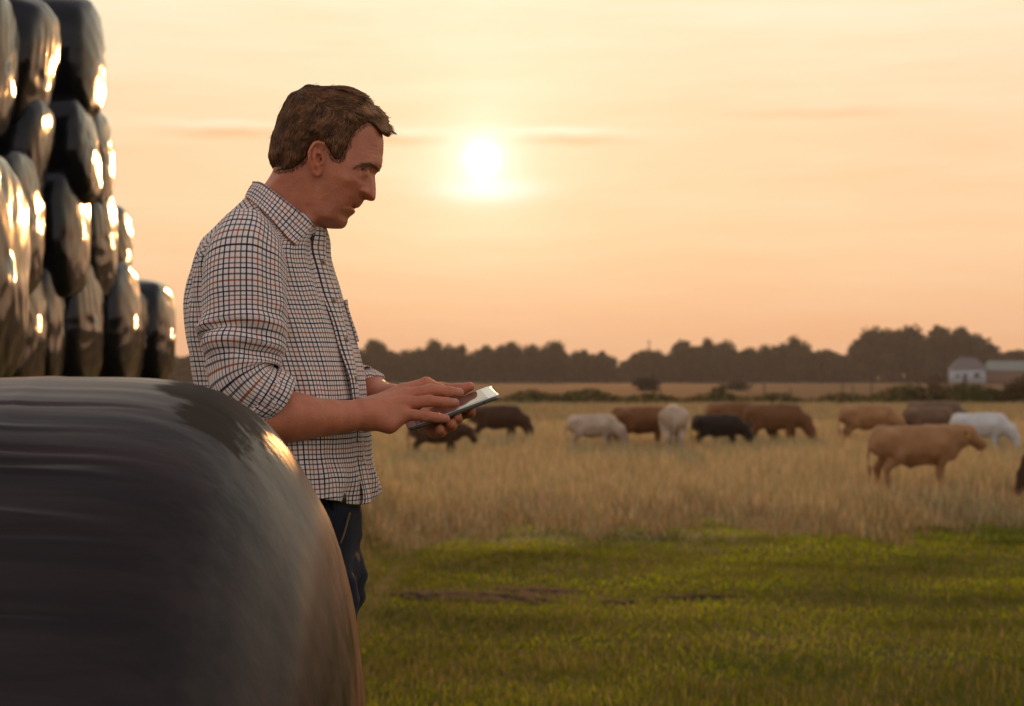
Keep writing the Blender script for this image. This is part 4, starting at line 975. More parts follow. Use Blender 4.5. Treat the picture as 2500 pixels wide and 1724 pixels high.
st_.l.new(st_.m('ADD', st_.noise(co, 260, 3, .6), st_.m('MULTIPLY', blot, 1.0)), bn.inputs['Height']); st_.l.new(bn.outputs[0], sb.inputs['Normal'])
# natural colouring of the skin itself: redder ears, cheeks, nose and lips, greyer shaven jaw, tanned neck
kv_ = (Y0 - np.abs(hv[:, 1] - Y0)) / Y0; vx, vz = hv[:, 0] / K0 / kv_ + CX, HY - (hv[:, 2] - CZ) / K0 / kv_
def g2(cx_, cy_, rx, ry): return np.exp(-((vx - cx_) / rx) ** 2 - ((vz - cy_) / ry) ** 2)[:, None]
ht = np.ones((len(hv), 3))
def blend(t, m_, c): return t * (1 - m_) + t * np.array(c) * m_
ht = blend(ht, .7 * g2(765, 405, 22, 40) * (np.abs(hv[:, 1:2] - Y0) > .074), (1.05, .80, .75)); ht = blend(ht, .6 * g2(900, 470, 18, 20), (1.0, .78, .75)); ht = blend(ht, .5 * g2(850, 460, 30, 25), (1.03, .86, .82))
ht = blend(ht, .9 * np.exp(-((vx - 862) / 9) ** 2 - ((vz - 503) / 13) ** 2)[:, None] * (np.abs(hv[:, 1:2] - Y0) < .03), (.85, .60, .60))
jaw = np.clip(sst(vz, 485, 520) * sst(vx, 760, 800), 0, 1)[:, None] * (1 - sst(vz, 560, 580))[:, None]; ht = blend(ht, .5 * jaw, (.72, .74, .76)); ht = blend(ht, .5 * g2(868, 490, 9, 8), (.72, .72, .74))
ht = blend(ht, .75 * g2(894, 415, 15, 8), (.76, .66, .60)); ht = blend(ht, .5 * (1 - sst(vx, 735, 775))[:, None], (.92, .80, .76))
bt = np.concatenate([ht, np.tile((.97, .93, .88), (len(av), 1)), np.ones((len(bv), 3))])
BODY = mk_mesh('body', np.concatenate([hv, av, bv]), np.concatenate([hf, af + len(hv), bf + len(hv) + len(av)]), col=bt)
part('body', BODY, SKIN)
# finger nails
mnail = simple('nail', (.50, .215, .15), .3, .08, 60, .5)
for pts, rr_ in FG[1:]:
    u = pts[3] - pts[2]; u /= np.linalg.norm(u); nrm = np.array((.1, -.62, .78)); nrm -= u * (nrm @ u); nrm /= np.linalg.norm(nrm); wv = np.cross(u, nrm)
    G_ = []
    for a_ in np.linspace(-.0050, .0062, 9):
        for t0_ in np.linspace(-.80, .80, 7):
            t_ = t0_ * math.sqrt(max(0, 1 - (abs(a_ - .0006) / .0058) ** 3.2))
            end = min(1, (1 - (abs(a_ + .0006) / .0068) ** 4)) ; rad = rr_[3] * 1.0 + (rr_[2] - rr_[3]) * max(0, min(1, -a_ / .025)) - .00025 - 20 * max(0, a_ - .001) ** 2
            G_.append(pts[3] + u * a_ * (1 - .12 * t_ * t_) + (nrm * math.cos(t_) + wv * math.sin(t_) * .95) * rad + nrm * .0006)
    part('fingernail', mk_mesh('fingernail', np.array(G_), grid_faces(7, 7, False)), mnail)
# eyes
eye_m, et, eb = material('eyeball')
ec_ = et.node('ShaderNodeTexCoord').outputs['Object']; rad_ = et.vm('LENGTH', et.comb(0.0, et.xyz(ec_)[1], et.xyz(ec_)[2]))
et.l.new(et.ramp(rad_, [(0, (.005, .004, .004)), (.0020, (.05, .045, .035)), (.0056, (.04, .05, .05)), (.0062, (.14, .10, .085)), (.02, (.17, .12, .10))]), eb.inputs['Base Color']); eb.inputs['Roughness'].default_value = .3
th = np.linspace(0, 2 * np.pi, 24, endpoint=False); ph = np.linspace(.001, np.pi - .001, 16)
ev = np.stack([np.cos(ph)[:, None] + 0 * th, np.sin(ph)[:, None] * np.cos(th), np.sin(ph)[:, None] * np.sin(th)], -1).reshape(-1, 3) * EYER
em = mk_mesh('eye', ev, grid_faces(16, 24, True))
for sgn in (-1, 1):
    e_ = ob('eye', em, eye_m, person, tuple(hp(EYEX, EYEY, sgn * .0335) + np.array((0, Y0, 0)) - PO), (0, R(38), R(-24)))

# ---- hair: a cap of hair with thousands of strands laid along its growth
c1 = lambda x, y: (600 + x / 3.191, 180 + y / 3.191)
hairp = [c1(*q) for q in ((1136, 420), (1134, 455), (1118, 480), (1095, 482), (1070, 470), (1040, 440), (1005, 405), (960, 378), (915, 388), (875, 425), (845, 460), (815, 515), (795, 575), (768, 620), (745, 668), (700, 672), (675, 640), (650, 600), (630, 575), (600, 548), (560, 530), (525, 545), (508, 580), (492, 620), (470, 660), (430, 700), (370, 735), (320, 752), (270, 765), (240, 758), (215, 742),
      (193, 705), (180, 650), (184, 600), (192, 540), (205, 475), (232, 415), (248, 350), (276, 288), (312, 210), (352, 156), (420, 126), (462, 97), (502, 86), (545, 97), (600, 101), (720, 97), (800, 100), (878, 131), (938, 166), (980, 205), (1000, 240), (1055, 282), (1094, 320), (1108, 378))]
hairp = np.array(hairp)
for i in range(5, 30):
    wgt = .066 * min(1, (i - 4) / 4, (30 - i) / 4); k_ = (Y0 - wgt) / Y0; hairp[i] = (CX + (hairp[i][0] - CX) * k_, HY + (hairp[i][1] - HY) * k_)
HP_ = catmull(hairp, 170, True); HPw = np.stack([px2x(HP_[:, 0]), py2z(HP_[:, 1])], 1)
dh = poly_dist(HXg, HZg, HPw)
# outer rim of the hair (silhouette side) against the hairline on the face side
rim_src = [c1(*q) for q in ((1136, 440), (1108, 378), (1094, 320), (1055, 282), (1000, 240), (980, 205), (938, 166), (878, 131), (800, 100), (720, 97), (600, 101), (545, 97), (502, 86), (462, 97), (420, 126), (352, 156), (312, 210), (276, 288), (248, 350), (232, 415), (205, 475), (192, 540), (184, 600), (180, 650), (193, 705), (225, 750))]
rimw = catmull([(px2x(a), py2z(b)) for a, b in rim_src], 120)
drim = np.full(HXg.shape, 1e9)
for a, b in zip(rimw[:-1], rimw[1:]):
    e = b - a; t = np.clip(((HXg - a[0]) * e[0] + (HZg - a[1]) * e[1]) / (e @ e), 0, 1); drim = np.minimum(drim, (HXg - a[0] - t * e[0]) ** 2 + (HZg - a[1] - t * e[1]) ** 2)
drim = np.sqrt(drim)
base_w = np.where(dprof > 0, np.maximum(Wi, .02), .03)
tex = waves(np.stack([HXg, HZg, 0 * HXg], -1), 21, 45, 14, aniso=(1, 1, .6))
Whair = base_w * np.where(dprof > .004, 1, 1) + (.0095 + .0028 * tex) * sst(dh, -.004, .013) - .0012
rr_rim = .070
rim = np.sqrt(2 * rr_rim * drim) + np.maximum(drim - .04, 0)
fr = sst(hpx, 895, 930)                                   # the fringe is thinner across
Whair = np.minimum(Whair, rim * (1 - .35 * fr) + .0)
Whair = np.where(dh > 0, np.maximum(Whair, 0), 0)
Qa = np.where(dh > 0, Whair ** 2, .02 * np.minimum(dh, 0))
hr = SDF((hx[0], hy[0], hz_[0]), (hx[-1], hy[-1], hz_[-1]), HH); hr.ax = [hx, hy, hz_]
hr.f = ((AY ** 2 - Qa[:, None, :]) / (AY + np.sqrt(np.abs(Qa))[:, None, :] + .002)).astype(np.float32)
rv, rf = hr.mesh(); rv = relax(rv, rf, 2, .5)
flow = np.array([(925, 300, 1, .55), (940, 318, 1, .7), (900, 265, 1, .45), (860, 235, 1, .30), (820, 222, 1, .10), (780, 215, 1, -.05), (745, 215, .9, -.15), (715, 235, -.3, .6), (690, 270, -.45, 1), (672, 310, -.25, 1), (662, 350, -.05, 1), (662, 390, .12, 1), (672, 412, .5, .8),
                 (880, 285, .9, .25), (840, 265, .8, -.05), (800, 255, .4, -.1), (770, 265, -.5, .5), (740, 270, -.55, .7), (720, 320, -.45, .9), (710, 370, -.25, 1), (720, 395, -.1, 1), (760, 310, -.6, .7), (800, 310, -.6, .65), (840, 320, -.5, .8), (870, 300, -.2, .55), (850, 350, -.45, .9), (825, 370, -.25, 1), (815, 385, .1, 1), (780, 345, -.6, .7), (895, 300, .7, .5)], float)
def flow_at(px, py):
    d2 = (px[:, None] - flow[None, :, 0]) ** 2 + (py[:, None] - flow[None, :, 1]) ** 2 + 30; w_ = d2 ** -1.6
    v_ = (w_[..., None] * flow[None, :, 2:]).sum(1); return v_ / (np.linalg.norm(v_, axis=1)[:, None] + 1e-9)
gh = np.random.default_rng(4)
NS = 11000; NF = 1700; sx_, sz_ = [], []
while len(sx_) < NS:
    a_ = gh.uniform(hx[0], hx[-1], 4000); b_ = gh.uniform(hz_[0], hz_[-1], 4000)
    k = width_at(dh, a_, b_) > .0005; sx_ += list(a_[k]); sz_ += list(b_[k])
sx_, sz_ = sx_[:NS - NF], sz_[:NS - NF]
while len(sx_) < NS:                                      # thin hairs that feather the hairline out over the skin
    a_ = gh.uniform(hx[0], hx[-1], 4000); b_ = gh.uniform(hz_[0], hz_[-1], 4000); q_ = width_at(dh, a_, b_)
    k = (q_ < .0045) & (q_ > -.0045 * gh.random(4000)) & (width_at(dprof, a_, b_) > .006) & (width_at(dprof, a_, b_) < .2); sx_ += list(a_[k]); sz_ += list(b_[k])
sx_, sz_ = np.array(sx_[:NS]), np.array(sz_[:NS]); FEA = np.arange(NS) >= NS - NF; sgn = np.where(gh.random(NS) < .72, -1, 1)
NSEG = 7; ln = np.where(np.arange(NS) >= NS - NF, .45, 1.0) * (.016 + .020 * gh.random(NS)) * np.where(sz_ > py2z(300), 1.15, .85); lock = waves(np.stack([sx_, sz_, 0 * sx_], 1), 9, 55, 12)
pos = np.zeros((NS, NSEG, 3)); curx, curz = sx_.copy(), sz_.copy(); wig = gh.normal(0, .20, NS) + .42 * lock
for k in range(NSEG):
    y_ = np.where(FEA, np.maximum(width_at(Wh, curx, curz), width_at(Whair, curx, curz)), np.maximum(width_at(Whair, curx, curz), 0)) + np.where(FEA, .3, 1) * (.0012 + .0022 * (k / NSEG) * gh.random(NS)) 
    pos[:, k] = np.stack([curx, sgn * y_, curz], 1)
    fl = flow_at(curx / K0 + CX, HY - (curz - CZ) / K0); a_ = wig * (1 - .25 * k); dxn = fl[:, 0] * np.cos(a_) - fl[:, 1] * np.sin(a_); dzn = fl[:, 0] * np.sin(a_) + fl[:, 1] * np.cos(a_)
    # slow the step where the surface turns away
    w0 = width_at(Whair, curx, curz); w1 = width_at(Whair, curx + dxn * .003, curz - dzn * .003); sl_ = 1 / np.sqrt(1 + np.clip((w1 - w0) / .003, -3, 3) ** 2)
    nx_, nz_ = curx + dxn * ln / NSEG * sl_, curz - dzn * ln / NSEG * sl_
    ok = width_at(dh, nx_, nz_) > -.0012 - .005 * FEA - .0022 * (gh.random(NS) < .10)
    curx = np.where(ok, nx_, curx + .15 * (nx_ - curx)); curz = np.where(ok, nz_, curz + .15 * (nz_ - curz))
    if k == NSEG - 2: pass
fly = gh.random(NS) < .03; pos[fly] += (gh.normal(0, .0035, (fly.sum(), 1, 3)) * np.linspace(0, 1, NSEG)[None, :, None] ** 1.5)
tg = np.gradient(pos, axis=1); tg /= np.linalg.norm(tg, axis=2)[..., None] + 1e-9
e1 = np.stack([width_at(Whair, pos[..., 0] + .002, pos[..., 2]) - width_at(Whair, pos[..., 0] - .002, pos[..., 2]), np.zeros(pos.shape[:2]), width_at(Whair, pos[..., 0], pos[..., 2] + .002) - width_at(Whair, pos[..., 0], pos[..., 2] - .002)], -1) / .004
nn = np.stack([-e1[..., 0], np.broadcast_to(sgn[:, None], pos.shape[:2]).astype(float), -e1[..., 2]], -1); nn /= np.linalg.norm(nn, axis=2)[..., None]
nn += gh.normal(0, .35, (NS, 1, 3)); wv = np.cross(tg, nn); wv /= np.linalg.norm(wv, axis=2)[..., None] + 1e-9
wd = np.where(FEA, .45, 1.0)[:, None, None] * (.00045 + .00045 * gh.random(NS))[:, None, None] * np.array([1, 1, 1, .95, .85, .65, .25])[None, :, None]
strip = np.stack([pos - wv * wd, pos + wv * wd], 2).reshape(-1, 3)
q0 = (np.arange(NS) * NSEG * 2)[:, None]; sf = np.concatenate([q0 + np.array([[2 * k, 2 * k + 1, 2 * k + 3, 2 * k + 2]]) for k in range(NSEG - 1)])
light = np.clip(.75 + .35 * lock + gh.normal(0, .35, NS), .25, 2.2); grey = sst(sx_, px2x(850), px2x(935)) * .9 + .25 * gh.random(NS) + .5 * sst(sz_, py2z(390), py2z(350)) * (sx_ > px2x(800)) * 0
cb = np.array((.20, .085, .037)) * (1 - np.clip(grey, 0, 1))[:, None] + np.array((.50, .29, .15)) * np.clip(grey, 0, 1)[:, None]
sc3 = np.repeat(cb * light[:, None], NSEG * 2, axis=0)
cap_c = np.tile((.075, .038, .019), (len(rv), 1)) * (1 + 2.2 * sst(rv[:, 0], px2x(860), px2x(935)))[:, None]
allv = np.concatenate([rv, strip]); allv[:, 1] += Y0
mhair, htt, hb = material('brown_hair')
htn = htt.node('ShaderNodeVertexColor', layer_name='tint').outputs[0]; htt.l.new(htn, hb.inputs['Base Color']); hb.inputs['Roughness'].default_value = .42; hb.inputs['Specular IOR Level'].default_value = .15
htr = htt.node('ShaderNodeBsdfTranslucent'); htt.l.new(htn, htr.inputs[0]); hmx = htt.node('ShaderNodeMixShader'); hmx.inputs[0].default_value = .25
htt.l.new(hb.outputs[0], hmx.inputs[1]); htt.l.new(htr.outputs[0], hmx.inputs[2]); htt.l.new(hmx.outputs[0], htt.n['Material Output'].inputs[0])
part('hair', mk_mesh('hair', allv, np.concatenate([rf, sf + len(rv)]), col=np.concatenate([cap_c, sc3])), mhair)
# eyebrows
NB = 180
bl = np.array(zA([(395, 335), (440, 305), (520, 278), (600, 262), (700, 262), (770, 285), (825, 330)])); bw = np.array([2.5, 4.0, 5.5, 6.5, 7, 6.5, 5])
mbrow = simple('brow_hair', (.20, .10, .055), .6, .3, 200, .2)
for sg in (-1, 1):
    V_, F_ = [], []
    for i in range(NB):
        u = gh.random() * 6; k = min(int(u), 5); c_ = bl[k] + (bl[k + 1] - bl[k]) * (u - k); hw_ = bw[k] + (bw[k + 1] - bw[k]) * (u - k)
        p0 = c_ + np.array((gh.normal(0, .8), gh.uniform(-.45, .6) * hw_ + .8)); dr = -(bl[k + 1] - bl[k]); dr /= np.linalg.norm(dr); dr = dr + np.array((gh.normal(0, .25), gh.normal(-.15, .25)))
        L_ = 5 + 4 * gh.random(); ps = [p0, p0 + dr * L_ * .5, p0 + dr * L_ + np.array((0, .5))]
        q = []
        for j, s_ in enumerate(ps):
            x, _, z = hp(s_[0], s_[1], .042); y_ = float(width_at(Wh, x, z)) + .0005 + .0006 * j; q.append((x, Y0 + sg * y_, z))
        q = np.array(q); wv_ = np.array((0, 0, .00032)); n0 = len(V_) * 6
        V_.append(np.stack([q - wv_ * np.array([[1], [1], [.3]]), q + wv_ * np.array([[1], [1], [.3]])], 1).reshape(-1, 3)); F_.append(np.array([[0, 1, 3, 2], [2, 3, 5, 4]]) + n0)
    part('eyebrow', mk_mesh('eyebrow', np.concatenate(V_), np.concatenate(F_)), mbrow)

lash = [(879, 418.2), (884, 419.2), (888, 420.4), (893, 421.8), (899, 423.6)]; mlash = simple('lash', (.02, .012, .008), .7, .1, 50, .1)
for sg in (-1, 1):
    c0 = hp(EYEX, EYEY, sg * .0335); row_ = []
    for k in range(17):
        u = k / 16 * 4; i = min(int(u), 3); q = np.array(lash[i]) + (np.array(lash[i + 1]) - np.array(lash[i])) * (u - i); p_ = hp(q[0], q[1], 0)
        p_[1] = sg * (abs(c0[1]) + math.sqrt(max(.0148 ** 2 - (p_[0] - c0[0]) ** 2 - (p_[2] - c0[2]) ** 2, 0))); o_ = p_ - c0; o_ /= np.linalg.norm(o_)
        for L_ in (-.0004, .0014 + .0012 * math.sin(k * 2.4) ** 2): row_.append(p_ + o_ * L_ + np.array((.5 * max(L_, 0), 0, .0012 - .35 * L_)) + np.array((0, Y0, 0)))
        for L_ in (): pass
    part('eyelash', mk_mesh('eyelash', np.array(row_), grid_faces(17, 2, False)), mlash)

# ---- checked cloth
def check_cloth(name):
    m_, t, b = material(name)
    uv = t.node('ShaderNodeUVMap').outputs[0]; co = t.node('ShaderNodeTexCoord').outputs['Object']
    u, v_, _ = t.xyz(uv); pt = .0088
    def lines(c, seq):
        q = t.m('MULTIPLY', t.m('FRACT', t.m('MULTIPLY', c, 1 / (pt * len(seq)))), 1.0)
        stops = []; n_ = len(seq); wl = .28
        white = (.76, .715, .69)
        for i, s_ in enumerate(seq): stops += [(i / n_, s_), ((i + wl) / n_, white)]
        return t.ramp(q, stops, 'CONSTANT')
    navy, rust, slate, plum = (.034, .026, .054), (.40, .155, .075), (.16, .15, .15), (.22, .13, .17)
    cu = lines(u, [navy, slate, rust, plum]); cv = lines(v_, [navy, slate, rust, slate])
    c = t.mix(1.0, cu, cv, 'MULTIPLY'); c = t.mix(1.0, c, (1.46, 1.43, 1.40), 'MULTIPLY')
    c = t.mix(t.m('MULTIPLY', t.noise(co, 700, 2, .5), .10), c, (.3, .28, .26))
    t.l.new(c, b.inputs['Base Color']); b.inputs['Roughness'].default_value = .85; b.inputs['Specular IOR Level'].default_value = .15
    b.inputs['Sheen Weight'].default_value = .15; b.inputs['Sheen Roughness'].default_value = .5
    bn = t.node('ShaderNodeBump'); bn.inputs['Strength'].default_value = .5; bn.inputs['Distance'].default_value = .004
    t.l.new(t.m('ADD', t.noise(t.vm('MULTIPLY', co, (40, 40, 16)), 1.0, 4, .55), t.m('MULTIPLY', t.noise(co, 900, 1, .5), .06)), bn.inputs['Height']); t.l.new(bn.outputs[0], b.inputs['Normal'])
    tr = t.node('ShaderNodeBsdfTranslucent'); t.l.new(c, tr.inputs[0]); mx = t.node('ShaderNodeMixShader'); mx.inputs[0].default_value = .08
    t.l.new(b.outputs[0], mx.inputs[1]); t.l.new(tr.outputs[0], mx.inputs[2]); t.l.new(mx.outputs[0], t.n['Material Output'].inputs[0])
    return m_
CLOTH = check_cloth('checked_cotton')
YAW = R(13)
TR = np.array([  # photo row, back column, front column, half width
 (452, 624, 735, .058), (484, 606, 752, .064), (500, 590, 764, .069), (515, 574, 772, .074), (530, 560, 778, .082), (545, 549, 781, .094), (560, 541, 783, .112), (575, 533, 784, .138), (590, 525, 785, .170), (606, 520, 786, .194), (626, 512, 789, .207), (650, 503, 795, .213), (700, 490, 812, .217), (760, 483, 832, .219), (820, 482, 851, .218), (870, 486, 864, .215), (930, 493, 879, .211), (1000, 503, 889, .207), (1060, 511, 896, .206), (1120, 515, 900, .206), (1180, 518, 905, .207), (1216, 520, 907, .209)], float)
def torso(th, py):
    """point on the shirt body; th = 0 is the button line, -90 deg the side towards the viewer"""
    T = interp(np.asarray(py, float).ravel(), TR[:, 0], TR[:, 1:]); th = np.asarray(th, float).ravel()
    xb, xf, b_ = px2x(T[:, 0]), px2x(T[:, 1]), T[:, 2]
    cs, sn = math.cos(YAW), math.sin(YAW); ext = (xf - xb) / 2
    a_ = np.sqrt(np.maximum(ext ** 2 - (b_ * sn) ** 2, (.6 * ext) ** 2)) / cs
    e = 2 / 2.35; c_, s_ = np.cos(th), np.sin(th)
    lx = a_ * np.sign(c_) * np.abs(c_) ** e; ly = b_ * np.sign(s_) * np.abs(s_) ** e
    x = (xb + xf) / 2 + lx * cs + ly * sn; y = Y0 - lx * sn + ly * cs
    p = np.stack([x, y, py2z(py).ravel()], 1)
    # folds: drag lines from the armpit and over the belly, soft vertical gathers, bunching at the waist
    q = np.stack([th * .22, p[:, 2], 0 * th], 1); pyr = np.asarray(py, float).ravel()
    f = .0054 * waves(q, 51, 5.0, 12, aniso=(1, .35, 1)) + .0030 * waves(q, 52, 13.0, 12, aniso=(1, .5, 1))
    f += .0060 * sst(pyr, 1020, 1170) * waves(q, 53, 9.0, 12, aniso=(.45, 1.2, 1)) + .0045 * sst(pyr, 1090, 1200) * waves(q, 54, 15, 12, aniso=(1.0, .5, 1))
    f += .0045 * np.exp(-((pyr - 690) / 90) ** 2) * waves(np.stack([th * .22 + p[:, 2] * .9, p[:, 2], 0 * th], 1), 55, 12, 10, aniso=(1, .2, 1)) * sst(np.abs(np.sin(th)), .2, .8)
    f *= sst(pyr, 500, 600)
    nrm = np.stack([np.cos(th) * cs + np.sin(th) * sn, -np.cos(th) * sn + np.sin(th) * cs, 0 * th], 1)
    return p + nrm * f[:, None]
NR, NC = 190, 260
ths = np.linspace(0, 2 * np.pi, NC + 1); pys = np.concatenate([np.linspace(458, 620, 50), np.linspace(624, 1216, NR - 50)])
TH, PYg = np.meshgrid(ths, pys)
hem = np.clip((PYg - 1120) / 96, 0, 1); PYs = PYg + hem * (-22 * np.sin(TH) ** 2 - 2 + 14 * np.exp(-(np.minimum(TH, 2 * np.pi - TH) / .4) ** 2)) + 38 * (1 + np.cos(TH)) * np.clip(1 - (PYg - 458) / 176, 0, 1)
tv = torso(TH, PYs)
# cloth coordinates: across by girth, down by length; the yoke over the shoulder is cut on its own grain
T_ = interp(np.array([760.0]), TR[:, 0], TR[:, 1:])[0]
girth = torso(ths, np.full_like(ths, 760.0)); arc = np.concatenate([[0], np.cumsum(np.linalg.norm(np.diff(girth, axis=0), axis=1))])
V3 = tv.reshape(NR, NC + 1, 3); down = np.concatenate([np.zeros((1, NC + 1)), np.cumsum(np.linalg.norm(np.diff(V3, axis=0), axis=2), axis=0)])
k9 = int(np.argmin(np.abs(pys - 900))); down = down - down[k9][None] + 1.0
U_, V_u = np.tile(arc, (NR, 1)), down
ff = grid_faces(NR, NC + 1, False)
uvv = np.stack([U_.ravel(), V_u.ravel()], 1)[ff.ravel()]
row = np.repeat(np.arange(NR - 1), NC); thf = np.tile((ths[:-1] + ths[1:]) / 2, NR - 1); side = np.sin(thf)
backside = np.cos(thf) < .02
yoke = np.where(backside, pys[row] < 640, pys[row] < 500 + 45 * np.abs(side))
yl = np.stack([(tv[:, 0] * .80 + tv[:, 2] * .60 ), np.abs(tv[:, 1] - Y0) * 1.12 - tv[:, 2] * .35 + tv[:, 0] * .1], 1)[ff.ravel()]
uvv = np.where(np.repeat(yoke, 4)[:, None], yl, uvv)
def solid(o, t=.0016):
    m_ = o.modifiers.new('cloth', 'SOLIDIFY'); m_.thickness = t; m_.offset = -1; return o
SHIRT = part('shirt', mk_mesh('shirt', tv, ff, uv=uvv), CLOTH); solid(SHIRT)

def sleeve(path, rad, mir=None, seed=60, nr=150, nc=120, rot0=0.0):
    """path: columns, rows, depths; rad: across in the picture plane / in depth; a full sleeve with pressed folds at the elbow"""
    pth = catmull([P(a, b, y) for a, b, y in path], nr); rd = catmull(np.array(rad, float), nr)
    if mir: pth[:, 1] = 2 * Y0 - pth[:, 1]
    t = np.gradient(pth, axis=0); t /= np.linalg.norm(t, axis=1)[:, None]
    for _ in range(3): t[1:-1] = (t[:-2] + 2 * t[1:-1] + t[2:]) / 4; t /= np.linalg.norm(t, axis=1)[:, None]
    dpt = np.array((0, 1.0, 0)); a_ = np.cross(dpt, t); a_ /= np.linalg.norm(a_, axis=1)[:, None]; b_ = np.cross(t, a_)
    th = np.linspace(0, 2 * np.pi, nc + 1); s_ = np.concatenate([[0], np.cumsum(np.linalg.norm(np.diff(pth, axis=0), axis=1))]); s1 = s_ / s_[-1]
    S, T = np.meshgrid(s1, th, indexing='ij'); q = np.stack([np.cos(T) * .07, np.sin(T) * .07, S * s_[-1]], -1)
    f = .0035 * waves(q, seed, 5.5, 12, aniso=(1, 1, .45)) + .0018 * waves(q, seed + 1, 16, 12, aniso=(1, 1, .5))
    eb = np.exp(-((S - .70) / .13) ** 2)
    f += eb * .0065 * waves(q, seed + 2, 13, 10, aniso=(.5, .5, 1.7)) 
    # the deep folds in the crook of the elbow, on the inner side (picture right)
    inner = .5 + .5 * np.cos(T - math.pi * 0)
    f += -.016 * np.exp(-((S - .655 - .03 * np.sin(T * 2 + 1)) / .022) ** 2) * inner ** 1.2 + .010 * np.exp(-((S - .61) / .03) ** 2) * inner + .008 * np.exp(-((S - .70) / .025) ** 2) * inner - .010 * np.exp(-((S - .745) / .02) ** 2) * inner ** 2
    f *= sst(S, .04, .14)
    r0, r1 = rd[:, 0][:, None] + f, rd[:, 1][:, None] + f
    v = pth[:, None] + a_[:, None] * (np.cos(T) * r0)[..., None] + b_[:, None] * (np.sin(T) * r1)[..., None]
    uv = np.stack([T / (2 * np.pi) * .44 + .003, S * s_[-1] * 1.0], -1)
    return v, uv
def put_sleeve(name, path, rad, **kw):
    v, uv = sleeve(path, rad, **kw); nr, nc = v.shape[:2]
    o = part(name, mk_mesh(name, v.reshape(-1, 3), grid_faces(nr, nc, False), uv=uv.reshape(-1, 2)), CLOTH, SHIRT); solid(o); return o, v
NP = [(612, 592, 3.40), (604, 602, 3.352), (596, 640, 3.318), (594, 700, 3.298), (594, 760, 3.285), (594, 820, 3.272), (590, 875, 3.262), (592, 918, 3.255), (612, 948, 3.252), (640, 968, 3.256), (662, 982, 3.262)]
NRD = [(.040, .055), (.056, .066), (.071, .074), (.0755, .076), (.077, .076), (.076, .074), (.070, .070), (.062, .066), (.055, .060), (.0515, .056), (.050, .054)]
o_, nsv = put_sleeve('sleeve', NP, NRD)
FP = [(612, 592, 3.40), (604, 602, 3.352), (596, 640, 3.318), (600, 700, 3.298), (610, 760, 3.285), (640, 820, 3.272), (690, 875, 3.262), (745, 918, 3.275), (800, 944, 3.30), (850, 955, 3.31), (893, 960, 3.325)]
FP = [(a, b, y) for a, b, y in FP]
fs_path = [(612, 592, 3.60), (604, 602, 3.65), (598, 640, 3.69), (606, 700, 3.71), (622, 770, 3.725), (655, 840, 3.735), (710, 895, 3.745), (770, 930, 3.735), (820, 946, 3.715), (860, 952, 3.70), (892, 955, 3.685)]
put_sleeve('sleeve', fs_path, [(.040, .055), (.056, .066), (.071, .074), (.0755, .076), (.077, .076), (.074, .074), (.066, .068), (.058, .060), (.052, .054), (.047, .050), (.044, .047)], seed=75)
def cuff(p0, p1, r0, r1, seed, yy):
    """turned back cuff: a thick soft roll in two layers round the forearm"""
    a, b = P(*p0), P(*p1); ax_ = b - a; L_ = np.linalg.norm(ax_); ax_ /= L_
    u = np.cross((0, 1, 0), ax_); u /= np.linalg.norm(u); w_ = np.cross(ax_, u)
    prof_ = np.array([(0.0, -.004), (-.004, .002), (.0, .0062), (.10, .0085), (.5, .0095), (.9, .0085), (1.0, .0055), (1.03, .001), (1.0, -.004), (.8, -.006)])
    s_ = np.where(np.abs(prof_[:, 0]) < .02, prof_[:, 0], prof_[:, 0]); prof_ = catmull(np.stack([prof_[:, 0] * L_, prof_[:, 1]], 1), 40)
    th = np.linspace(0, 2 * np.pi, 97); S, T = np.meshgrid(np.arange(40), th, indexing='ij'); al = prof_[:, 0][:, None]; lift = prof_[:, 1][:, None]
    q = np.stack([np.cos(T) * .06, np.sin(T) * .06, np.broadcast_to(al, T.shape)], -1); fr_ = al / L_
    f = .0040 * waves(q, seed, 7, 10) + .0018 * waves(q, seed + 1, 22, 10) + .003 * np.sin(T * 3 + 2) * fr_
    rr0 = (r0[0] + (r1[0] - r0[0]) * fr_) + lift + f; rr1 = (r0[1] + (r1[1] - r0[1]) * fr_) + lift + f
    v = a + ax_ * (al + .006 * np.sin(T * 2 + .7) + .004 * np.sin(T * 3))[..., None] + u * (np.cos(T) * rr0)[..., None] + w_ * (np.sin(T) * rr1)[..., None]
    d_ = np.concatenate([[0], np.cumsum(np.linalg.norm(np.diff(prof_, axis=0), axis=1))])
    uv = np.stack([np.broadcast_to(d_[:, None], T.shape) + .004, T / 6.283 * .352], -1)
    o = part('cuff', mk_mesh('cuff', v.reshape(-1, 3), grid_faces(40, 97, False), uv=uv.reshape(-1, 2)), CLOTH, SHIRT); return o
cuff((634, 964, 3.256), (678, 991, 3.266), (.0475, .053), (.0455, .0485), 81, 0)
cuff((868, 951, 3.700), (908, 958, 3.674), (.040, .043), (.036, .040), 91, 0)

